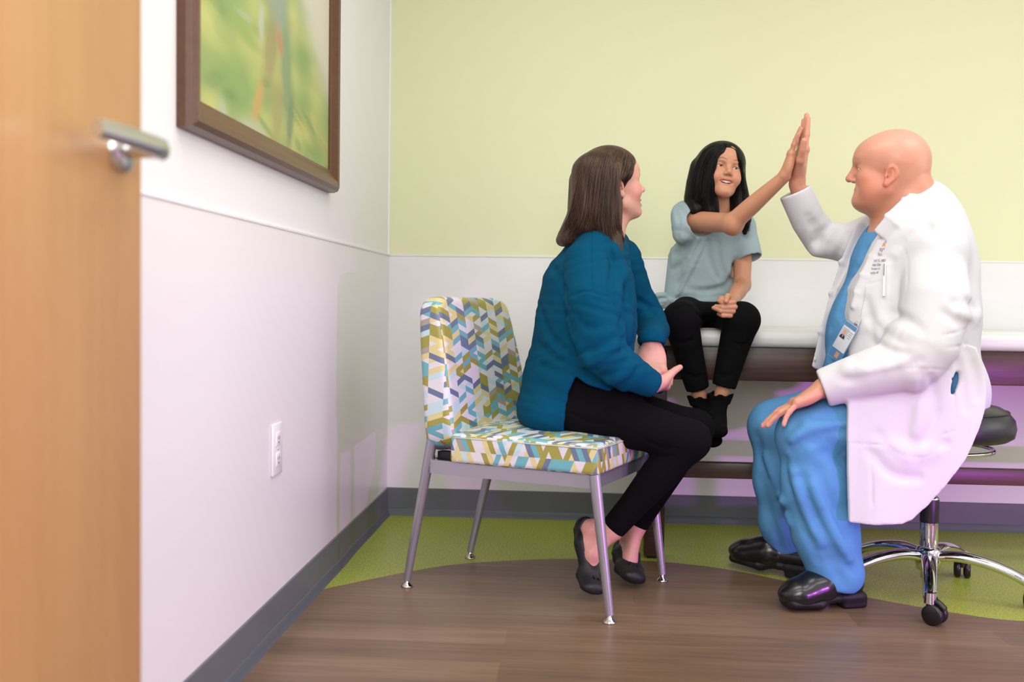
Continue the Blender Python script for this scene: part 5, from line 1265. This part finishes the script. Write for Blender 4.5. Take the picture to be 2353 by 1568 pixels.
    for pts in ([(1962, 955), (1920, 962), (1870, 960), (1830, 985)], [(1950, 985), (1900, 992), (1850, 1010), (1815, 1040)], [(1940, 1040), (1910, 1022), (1870, 1018)], [(1935, 1062), (1915, 1045), (1890, 1040)],
                [(1800, 1060), (1818, 1130), (1850, 1210), (1880, 1290)], [(1840, 1100), (1870, 1180), (1915, 1260), (1955, 1310)], [(1880, 1080), (1910, 1160), (1950, 1240)], [(1870, 1240), (1910, 1290), (1940, 1345)],
                [(1735, 1000), (1760, 1090), (1800, 1160)], [(1850, 930), (1800, 938), (1760, 955)], [(1920, 905), (1870, 912), (1820, 930)], [(1745, 1100), (1765, 1180), (1790, 1260)], [(1955, 930), (1925, 935), (1890, 950)]):
        groove(F, pts, 0.008, 0.028, 0.003)
    for pts in ([(1955, 970), (1910, 978), (1860, 985), (1820, 1010)], [(1820, 1080), (1845, 1160), (1885, 1250)], [(1870, 1120), (1905, 1200), (1950, 1285)], [(1950, 945), (1900, 950), (1850, 970)], [(1760, 1050), (1790, 1130), (1815, 1200)]):
        ridge(F, pts, 0.009, 0.028)
    groove(F, [(1850, 1010), (1852, 1090), (1868, 1190), (1898, 1290)], 0.0016, 0.004)
    fig.add('scrub_trousers', F, SB, relax=2)
    F = FF((1.40, -1.26, 0.58), (2.12, -0.62, 1.18), 0.006)
    for i in range(4): F.add(cap(tp[i] + A3(-0.012, 0, 0), tp[i + 1] + A3(-0.018, 0, 0), (0.075, 0.140, 0.168, 0.170)[i], (0.140, 0.168, 0.170, 0.12)[i]), 0.05)
    F.add(ell(a(1995, 775, -0.965), (0.115, 0.14, 0.14)), 0.06)
    F.add(cap(a(1925, 840, -1.0), a(1908, 868, -0.95), 0.030), 0.05)
    F.add(ell(a(2187, 881, -1.135), (0.034, 0.060, 0.065)), 0.01)
    F.sub(cap(nb + A3(-0.02, 0, 0.03), nb + A3(-0.10, 0, -0.015), 0.06, 0.035), 0.01); F.sub(ell(a(2020, 520, -0.99), (0.055, 0.05, 0.035), rot('Y', 55)), 0.01)
    for pts in ([(1960, 640), (1940, 690), (1932, 730)], [(1945, 700), (1920, 740), (1905, 760)], [(1990, 570), (1970, 620), (1955, 660)], [(1930, 720), (1945, 735), (1955, 742)]): groove(F, pts, 0.007, 0.022, 0.002)
    fig.add('scrub_top', F, SB, relax=2); SCRUB_F = F

    # ---------------- clogs
    CL = NT('black polished leather'); CL.set(Base_Color=lin(20, 20, 24), Roughness=0.28, Coat_Weight=0.3, Coat_Roughness=0.15); CL.bump(CL.noise(90, 3), 0.05, 0.001)
    SO = plain('black clog sole', lin(14, 14, 16), 0.6)
    def clog(heel, toe, up):
        d = _n(toe - heel); d = d; L_ = np.linalg.norm(toe - heel); sd_ = _n(np.cross(up, d)); up = np.cross(d, sd_)
        P = lambda x, z, l=0.0: heel + d * x * L_ + up * z + sd_ * l
        mn = np.min([heel, toe], 0) - 0.09; mx = np.max([heel, toe], 0) + 0.11; 
        F = FF(mn, mx, 0.003)
        F.add(fcap(P(0.80, 0.052), P(0.55, 0.062), 0.038, 0.040, sd_, 1.25)); F.add(ell(P(0.79, 0.046), (0.066, 0.050, 0.036), np.column_stack([d, sd_, up])), 0.02)
        F.add(fcap(P(0.55, 0.060), P(0.10, 0.066), 0.036, 0.032, sd_, 1.05), 0.03); F.add(fcap(P(0.50, 0.078), P(0.62, 0.070), 0.036, 0.034, sd_, 1.1), 0.03)
        F.sub(cap(P(-0.05, 0.118), P(0.34, 0.118), 0.034), 0.012)
        o = fig.add('clog', F, CL.m, relax=1)
        F = FF(mn, mx, 0.003)
        F.add(fcap(P(0.93, 0.026), P(0.60, 0.022), 0.020, 0.021, sd_, 2.25)); F.add(fcap(P(0.60, 0.024), P(0.36, 0.034), 0.021, 0.016, sd_, 1.95), 0.012)
        F.add(fcap(P(0.36, 0.034), P(0.06, 0.036), 0.018, 0.018, sd_, 1.9), 0.012)
        F.add(rbox(P(0.13, 0.020), (0.040, 0.033, 0.022), np.column_stack([d, sd_, up]), 0.012), 0.012)
        F.sub(custom(lambda X, Y, Z: (X - heel[0]) * up[0] + (Y - heel[1]) * up[1] + (Z - heel[2]) * up[2] - 0.001, mn, mx), 0)
        fig.add('sole', F, SO, o, relax=1)
    g0 = lambda px, py: onfloor(px, py)
    clog(g0(1978, 1394) + A3(0, 0.012, 0), g0(1802, 1406) + A3(0, 0.012, 0), A3(0, 0, 1.0))
    clog(g0(1860, 1334) + A3(0, 0, 0.0), g0(1680, 1302) + A3(0, 0, 0.012), A3(0, 0, 1.0))

    # ---------------- white coat
    WC = cloth_mat('white coat cotton', lin(218, 218, 223), 0.8, 700, 0.08, 0.02)
    F = FF((1.38, -1.36, 0.25), (2.16, -0.62, 1.26), 0.0036)
    rr_ = (0.105, 0.165, 0.203, 0.205)
    cen = [nb + A3(0.02, 0, -0.01), tp[1] + A3(0.012, 0, 0), tp[2] + A3(-0.002, 0, 0), tp[3] + A3(-0.004, 0, 0), pel + A3(0.01, 0, 0.0)]
    for i in range(4): F.add(cap(cen[i], cen[i + 1], rr_[i], (0.165, 0.203, 0.205, 0.160)[i]), 0.05)
    F.add(chain([a(2150, 575, -1.12), a(2100, 540, -0.98), a(2005, 552, -0.82)], [0.085, 0.11, 0.075]), 0.06)
    F.add(cap(a(2165, 520, -1.0), a(2185, 620, -1.0), 0.05, 0.05), 0.06)
    F.add(ell(a(2150, 890, -0.965), (0.118, 0.218, 0.125)), 0.035)
    # front opening, from the neck to the lap
    OP = [a(*p, -1.08)[[0, 2]] for p in ((2046, 470), (2036, 520), (2012, 556), (1988, 618), (1966, 662), (1954, 720), (1951, 800), (1953, 890), (1780, 890), (1780, 600), (1950, 470))]
    po = poly2d(OP); F.sub(custom(po, (min(p[0] for p in OP), -1.22, min(p[1] for p in OP)), (max(p[0] for p in OP), -0.875, max(p[1] for p in OP))), 0.004)
    F.sub(cap(a(2082, 478, -0.99), a(1990, 470, -0.97), 0.082, 0.060), 0.02)
    # far front panel standing off the belly
    fp = [a(1992, 522, -0.875), a(1955, 610, -0.855), a(1930, 680, -0.845), a(1903, 770, -0.845), a(1880, 846, -0.85)]
    for i in range(4): F.add(fcap(fp[i], fp[i + 1], (0.010, 0.010, 0.009, 0.008)[i], (0.010, 0.009, 0.008, 0.006)[i], A3(0.85, 0.35, 0), 4.2), 0.008)
    # near panel: front edge and skirt hanging in front of the stool
    yk = -1.195
    SKP = [a(*p, yk)[[0, 2]] for p in ((1953, 860), (1951, 900), (1950, 1000), (1951, 1100), (1954, 1198), (2010, 1201), (2070, 1199), (2092, 1190), (2125, 1160), (2165, 1112), (2210, 1050), (2240, 985), (2255, 940), (2259, 900), (2252, 850), (2235, 800), (2100, 760))]
    ps = poly2d(SKP); zt_ = a(1950, 800, yk)[2]
    def skirt(X, Y, Z):
        dn = np.clip((zt_ - Z) / 0.55, 0, 1)
        h = yk - 0.020 * np.sin(np.clip((X - 1.55) / 0.40, 0, 1) * math.pi) * (1 - 0.5 * dn) - 0.010 * dn * np.sin((X - 1.55) * 26) + 0.06 * np.clip((X - 1.90) / 0.1, 0, 1.5) ** 2 * (1 - dn)
        return np.maximum(ps(X, Y, Z) - 0.004, np.abs(Y - h) - 0.010)
    lo = np.min(SKP, 0); hi = np.max(SKP, 0)
    F.add(custom(skirt, (lo[0] - .01, yk - 0.06, lo[1] - .01), (hi[0] + .01, yk + 0.09, hi[1] + .01)), 0.03)
    # the tails on the far side
    P2 = [(1.62, 0.62), (1.62, 0.36), (1.70, 0.34), (1.86, 0.38), (1.96, 0.54), (1.96, 0.64)]; ps2 = poly2d(P2)
    F.add(custom(lambda X, Y, Z: np.maximum(ps2(X, Y, Z), np.abs(Y + 0.735 + 0.008 * np.sin(X * 24)) - 0.006), (1.48, -0.77, 0.30), (2.02, -0.70, 0.74)), 0.02)
    # sleeves
    F.add(chain([a(2142, 592, -1.10), a(2150, 690, -1.19), a(2128, 790, -1.215), a(2100, 828, -1.215), a(2000, 858, -1.19), a(1905, 888, -1.155)], [0.085, 0.093, 0.085, 0.080, 0.067, 0.056]), 0.012)
    F.add(chain([a(2010, 545, -0.80), a(1945, 560, -0.77), a(1888, 548, -0.745), a(1858, 508, -0.765), a(1812, 408, -0.805)], [0.072, 0.062, 0.058, 0.053, 0.050]), 0.02)
    def cuff(w, d, r, dep):
        F.sub(custom(lambda X, Y, Z: -((X - w[0]) * d[0] + (Y - w[1]) * d[1] + (Z - w[2]) * d[2]), w - 0.085, w + 0.085), 0.003)
        F.sub(cap(w - d * dep, w + d * 0.1, r), 0.002)
    cuff(a(1890, 893, -1.155), _n(A3(-0.90, 0.15, -0.36)), 0.040, 0.02)
    cuff(a(1828, 440, -0.793), _n(A3(-0.43, -0.12, 0.89)), 0.035, 0.02)
    # collar and lapels
    def band(pts, wid, th, dirs, k=0.006):
        for i in range(len(pts) - 1): F.add(fcap(pts[i], pts[i + 1], th, th, dirs[i], wid[i] / th), k)
    band([a(2140, 425, -0.985), a(2128, 440, -1.055), a(2092, 472, -1.095), a(2052, 508, -1.10), a(2026, 540, -1.085)], [0.026, 0.028, 0.030, 0.026], 0.0075, [A3(0.5, 0.2, -0.8), A3(0.5, -0.3, -0.8), A3(0.6, -0.3, -0.7), A3(0.7, -0.2, -0.6)])
    band([a(2140, 425, -0.985), a(2120, 432, -0.905), a(2070, 470, -0.875), a(2010, 512, -0.885)], [0.026, 0.028, 0.028], 0.0075, [A3(0.5, 0.2, -0.8), A3(0.4, 0.6, -0.7), A3(0.4, 0.6, -0.7)])
    lp = [surf(F, *p) + A3(0, 0.001, 0) for p in ((2026, 556), (2008, 592), (1988, 634), (1970, 674), (1960, 706))]
    band(lp, [0.017, 0.018, 0.015, 0.009], 0.0055, [A3(0.8, -0.5, 0.3)] * 4)
        # slit of the side pocket, half belt, seams and folds
    F.sub(ell(a(2189, 881, -1.20), (0.009, 0.095, 0.032), rot('Y', 12)), 0.002)
    for pts in ([(2052, 850), (2120, 848), (2184, 852)], [(2184, 852), (2192, 905), (2200, 975)], [(1953, 1020), (2000, 1022), (2060, 1024)], [(2160, 1002), (2195, 990)], [(1985, 655), (2010, 649), (2040, 643)], [(2172, 800), (2205, 796), (2228, 788)], [(2160, 772), (2195, 765), (2228, 752)],
                [(2048, 560), (2078, 575), (2085, 640), (2075, 700)], [(2000, 1040), (2004, 1120), (2004, 1196)]):
        groove(F, pts, 0.0026, 0.004)
    for pts in ([(2044, 600), (2038, 660), (2036, 720)], [(2010, 740), (2040, 770), (2075, 790)], [(2000, 770), (2040, 800), (2080, 812)], [(1960, 830), (2010, 838), (2060, 826)], [(1940, 872), (2000, 862), (2060, 850), (2110, 830)], [(2050, 720), (2085, 740), (2110, 760)],
                [(2200, 700), (2225, 715), (2245, 720)], [(2170, 720), (2200, 735), (2232, 742)], [(2210, 640), (2222, 690), (2240, 712)], [(2120, 860), (2100, 930), (2085, 1000)], [(2140, 870), (2150, 950), (2130, 1010)], [(2020, 1000), (2060, 1040), (2120, 1050), (2170, 1020)], [(2000, 1040), (2050, 1090), (2110, 1100)],
                [(1860, 500), (1880, 530), (1890, 560)], [(1868, 560), (1885, 550), (1900, 530)], [(1895, 590), (1905, 560), (1925, 530)], [(1915, 600), (1935, 570), (1945, 540)], [(1864, 515), (1876, 545), (1885, 575)], [(2100, 480), (2130, 520), (2170, 560)], [(2060, 570), (2090, 540), (2130, 520)], [(1985, 690), (1998, 740), (2010, 790)],
                [(2200, 830), (2215, 880), (2222, 940)], [(2225, 810), (2240, 860), (2244, 910)], [(2180, 600), (2190, 650), (2195, 700)]):
        groove(F, pts, 0.006, 0.026, 0.006)
    for pts in ([(2005, 755), (2040, 785), (2080, 800)], [(2030, 740), (2060, 760), (2100, 770)], [(1950, 850), (2010, 850), (2070, 836)], [(2200, 715), (2225, 728), (2246, 722)], [(1875, 580), (1900, 570), (1915, 540)], [(2040, 1020), (2090, 1048), (2150, 1036)], [(2105, 870), (2112, 940), (2105, 990)]):
        ridge(F, pts, 0.012, 0.036, -0.008)
    coat = fig.add('white_coat', F, WC, relax=2)
    CF = F
    # ---------------- embroidery, drawn on the cloth of the chest
    def cloth_frame(F, px, py, lift=0.0012):
        p0 = surf(F, px, py); r_ = _ray(px, py); p1, p2, p3, p4 = [surf(F, px + dx, py + dy) for dx, dy in ((9, 0), (-9, 0), (0, -9), (0, 9))]
        ex = _n(p1 - p2); ey = _n(p3 - p4); ez = _n(np.cross(ex, ey)); ey = np.cross(ez, ex); return p0 + ez * lift, np.column_stack([ex, ey, ez])
    def text(name, s_, px, py, size, mt, parent, F=CF, sx=1.0, tilt=0, bold=0.0, lift=0.0012):
        p0, M_ = cloth_frame(F, px, py, lift); M_ = M_ @ rot('Z', tilt)
        cu_ = bpy.data.curves.new(name, 'FONT'); cu_.body = s_; cu_.size = size; cu_.align_x = 'LEFT'; cu_.extrude = 0.0003; cu_.offset = bold
        tmp = bpy.data.objects.new('tmp', cu_); me = bpy.data.meshes.new_from_object(tmp); bpy.data.objects.remove(tmp); bpy.data.curves.remove(cu_)
        o = bpy.data.objects.new(name, me); COL.objects.link(o); me.materials.clear(); me.materials.append(mt); o.parent = parent
        Mx = Matrix([[M_[0][0] * sx, M_[0][1], M_[0][2], p0[0]], [M_[1][0] * sx, M_[1][1], M_[1][2], p0[1]], [M_[2][0] * sx, M_[2][1], M_[2][2], p0[2]], [0, 0, 0, 1]])
        o.matrix_local = Mx; return o
    GR = plain('grey thread', lin(158, 154, 164), 0.8)
    for s_, px, py, sz in (('ayto', 2021, 576, 0.0155), ('hildr', 2017, 588, 0.0155), ('ael C. MD', 2008, 601, 0.0098), ('ical Dir', 2005, 611, 0.0098), ('hopaedi', 2002, 620, 0.0098), ('orts Med', 2000, 629, 0.0098)):
        text('embroidered_line', s_, px, py, sz, GR, coat, sx=0.85, bold=0.0003)
    p0, M_ = cloth_frame(CF, 2032, 561, 0.0012)
    MB().poly([p0 + M_ @ A3(*v) for v in ((-0.006, -0.006, 0), (-0.001, 0.006, 0), (0.004, -0.004, 0), (0.001, -0.006, 0), (-0.001, -0.001, 0), (-0.003, -0.006, 0))], [[0, 1, 4, 5], [1, 2, 3, 4]]).build('logo_mark', plain('orange thread', lin(232, 142, 60), 0.7), coat)
    MB().poly([p0 + M_ @ A3(*v) for v in ((0.001, 0.004, 0), (0.004, 0.012, 0), (0.006, 0.012, 0), (0.0045, 0.003, 0))], [[0, 1, 2, 3]]).build('logo_mark', plain('periwinkle thread', lin(142, 150, 200), 0.7), coat)
    b = MB(); bp = a(1872, 826, -0.862); b.lathe([(0, 0.002), (0.006, 0.002), (0.0075, 0.0), (0.006, -0.002), (0, -0.002)], bp, 16, R=np.column_stack([A3(0, 0, 1), A3(0, 1, 0), A3(-1, 0, 0)])); b.build('button', plain('white button', lin(235, 235, 235), 0.3), coat)
    # ---------------- pen in the breast pocket, badge on its reel
    p0, M_ = cloth_frame(CF, 2032, 640, 0.0); p1 = surf(CF, 2033, 604); ax = _n(p1 - p0); nz_ = M_[:, 2]
    pn = thing('pen', 'white pen standing in the chest pocket of the white coat', 'pen', tuple(p0 + nz_ * 0.006))
    MB().tube([-ax * 0.055, ax * 0.042, ax * 0.046], [0.0042, 0.0042, 0.003], 14).build('barrel', plain('white pen plastic', lin(232, 230, 234), 0.25), pn)
    MB().tube([ax * 0.040 + nz_ * 0.0055, ax * 0.006 + nz_ * 0.0062], 0.0012, 8).box(ax * 0.041 + nz_ * 0.003, (0.0012, 0.0012, 0.003), M_).build('clip', plain('grey pen clip', lin(120, 116, 120), 0.3, 0.8), pn)
    return fig, dict(scrub=SCRUB_F, coat=CF, text=text, frame=cloth_frame)
DOC, DJ = doctor()

def badge():
    F = DJ['scrub']; p0, M_ = DJ['frame'](F, 1944, 776, 0.004)
    M_ = M_ @ rot('Z', -27); ez = M_[:, 2]
    bd = thing('id_badge', 'clear plastic photo badge hanging at the waist of the blue scrub top', 'badge', tuple(p0))
    L = lambda x, y, z=0.0: M_ @ A3(x, y, z)
    CLR = NT('clear vinyl sleeve'); CLR.set(Base_Color=lin(150, 180, 205), Roughness=0.12, Alpha=0.35)
    MB().box(L(0, -0.012, -0.0012), (0.030, 0.060, 0.0006), M_, bev=0.0004).build('sleeve', CLR.m, bd)
    cdp = MB().box(L(0, 0, 0), (0.027, 0.0425, 0.0007), M_, bev=0.0005).build('card', plain('card stock', lin(214, 218, 226), 0.25), bd)
    MB().box(L(0, 0.0355, 0.0008), (0.0262, 0.0065, 0.0002), M_).build('header_bar', plain('blue header', lin(96, 142, 186), 0.3), cdp)
    ph = MB().box(L(-0.010, 0.008, 0.0008), (0.0135, 0.0165, 0.0002), M_).build('portrait', plain('portrait backdrop', lin(188, 190, 196), 0.3), cdp)
    el_ = lambda cx, cy, rx, ry, z, n=20: [L(cx + rx * math.cos(t), cy + ry * math.sin(t), z) for t in np.linspace(0, 2 * math.pi, n, endpoint=False)]
    pm = MB(); pm.poly(el_(-0.010, 0.0115, 0.0052, 0.0075, 0.00125), [list(range(20))], 0)
    pm.poly([L(-0.0215, -0.008, 0.0012), L(0.0015, -0.008, 0.0012), L(0.0, -0.001, 0.0012), L(-0.006, 0.004, 0.0012), L(-0.014, 0.004, 0.0012), L(-0.0205, -0.001, 0.0012)], [[0, 1, 2, 3, 4, 5]], 1)
    pm.poly([L(-0.0115, 0.003, 0.00128), L(-0.0085, 0.003, 0.00128), L(-0.010, -0.006, 0.00128)], [[0, 2, 1]], 2)
    pm.build('portrait_print', [plain('printed skin', lin(222, 160, 132), 0.4), plain('printed dark jacket', lin(52, 56, 74), 0.4), plain('printed shirt', lin(225, 228, 235), 0.4)], cdp)
    tl = MB()
    for k in range(4): tl.box(L(0.0145, 0.020 - k * 0.006, 0.0008), ((0.009, 0.007, 0.0085, 0.006)[k], 0.0009, 0.0002), M_)
    tl.build('printed_lines', plain('printed grey', lin(140, 144, 150), 0.4), cdp)
    MB().box(L(0.0, -0.056, -0.0002), (0.027, 0.012, 0.0006), M_).build('second_card', plain('blue access card', lin(74, 124, 172), 0.3), bd)
    MB().box(L(0.006, -0.056, 0.0006), (0.008, 0.009, 0.0002), M_).build('second_portrait', plain('printed tan', lin(186, 140, 110), 0.4), bd)
    top = p0 + L(0.004, 0.044, 0.001)
    C2 = lambda px, py: DJ['frame'](DJ['coat'], px, py, 0.003)[0]
    pts = [top, top * 0.5 + C2(1976, 735) * 0.5 + ez * 0.004, C2(1976, 735), C2(1984, 700), C2(1989, 668), C2(1988, 655)]
    MB().tube([p - p0 for p in spline(pts, 4)], 0.0008, 6).build('cord', plain('grey cord', lin(205, 203, 206), 0.5), bd)
    INK = plain('dark strap lettering', lin(84, 80, 88), 0.5)
    sp_ = MB().box(C2(1972, 746) - p0, (0.0055, 0.020, 0.0004), DJ['frame'](DJ['coat'], 1972, 746)[1] @ rot('Z', -24)).build('strap', plain('pale strap', lin(222, 222, 228), 0.3), bd)
    o = DJ['text']('strap_lettering', 'the S', 1964, 764, 0.014, INK, bd, DJ['coat'], 0.9, 62, 0.0003, 0.0042); o.location = o.location - Vector(p0)
badge()
# ================================================================== light
def area(name, loc, size, power, col=(1, 1, 1), look=(0, 0, -1), shape='RECTANGLE', spread=180):
    l = bpy.data.lights.new(name, 'AREA'); l.shape = shape; l.size = size[0]; l.size_y = size[1] if len(size) > 1 else size[0]
    l.energy = power; l.color = col; l.spread = math.radians(spread)
    o = bpy.data.objects.new(name, l); COL.objects.link(o); o.location = loc
    o.rotation_euler = Vector(look).to_track_quat('-Z', 'Y').to_euler(); return o
for i, (x, y) in enumerate(((0.85, -3.0), (2.6, -3.0), (0.85, -1.75), (2.6, -1.75))):
    area(f'ceiling_troffer_light.{i:03d}', (x, y, CZ - 0.02), (1.2, 0.6), 19, (1.0, 0.98, 0.95))
area('hall_light', (0.9, -5.0, CZ - 0.05), (1.2, 1.6), 30, (1.0, 0.985, 0.97))
area('hall_softbox_light', (0.72, -4.75, 1.85), (1.2, 1.7), 70, (1.0, 0.985, 0.97), (0.12, 1.0, -0.22))
area('hall_side_light', (2.66, -4.62, 1.75), (0.22, 0.5), 34, (1.0, 0.985, 0.97), (-0.70, 1.0, -0.15))
area('window_daylight', (RX + 0.12, -2.1, 1.62), (2.3, 1.3), 40, (0.95, 0.97, 1.0), (-1, 0, 0))
area('violet_panel_light', (3.1, -3.1, 0.32), (0.10, 0.05), 30, (0.72, 0.16, 1.0), (-1.75, 3.1, -0.02), spread=150)
wd = bpy.data.worlds.new('world'); SC.world = wd; wd.use_nodes = True
wd.node_tree.nodes['Background'].inputs[0].default_value = (0.9, 0.95, 1.0, 1); wd.node_tree.nodes['Background'].inputs[1].default_value = 0.25
SC.view_settings.exposure = -0.45
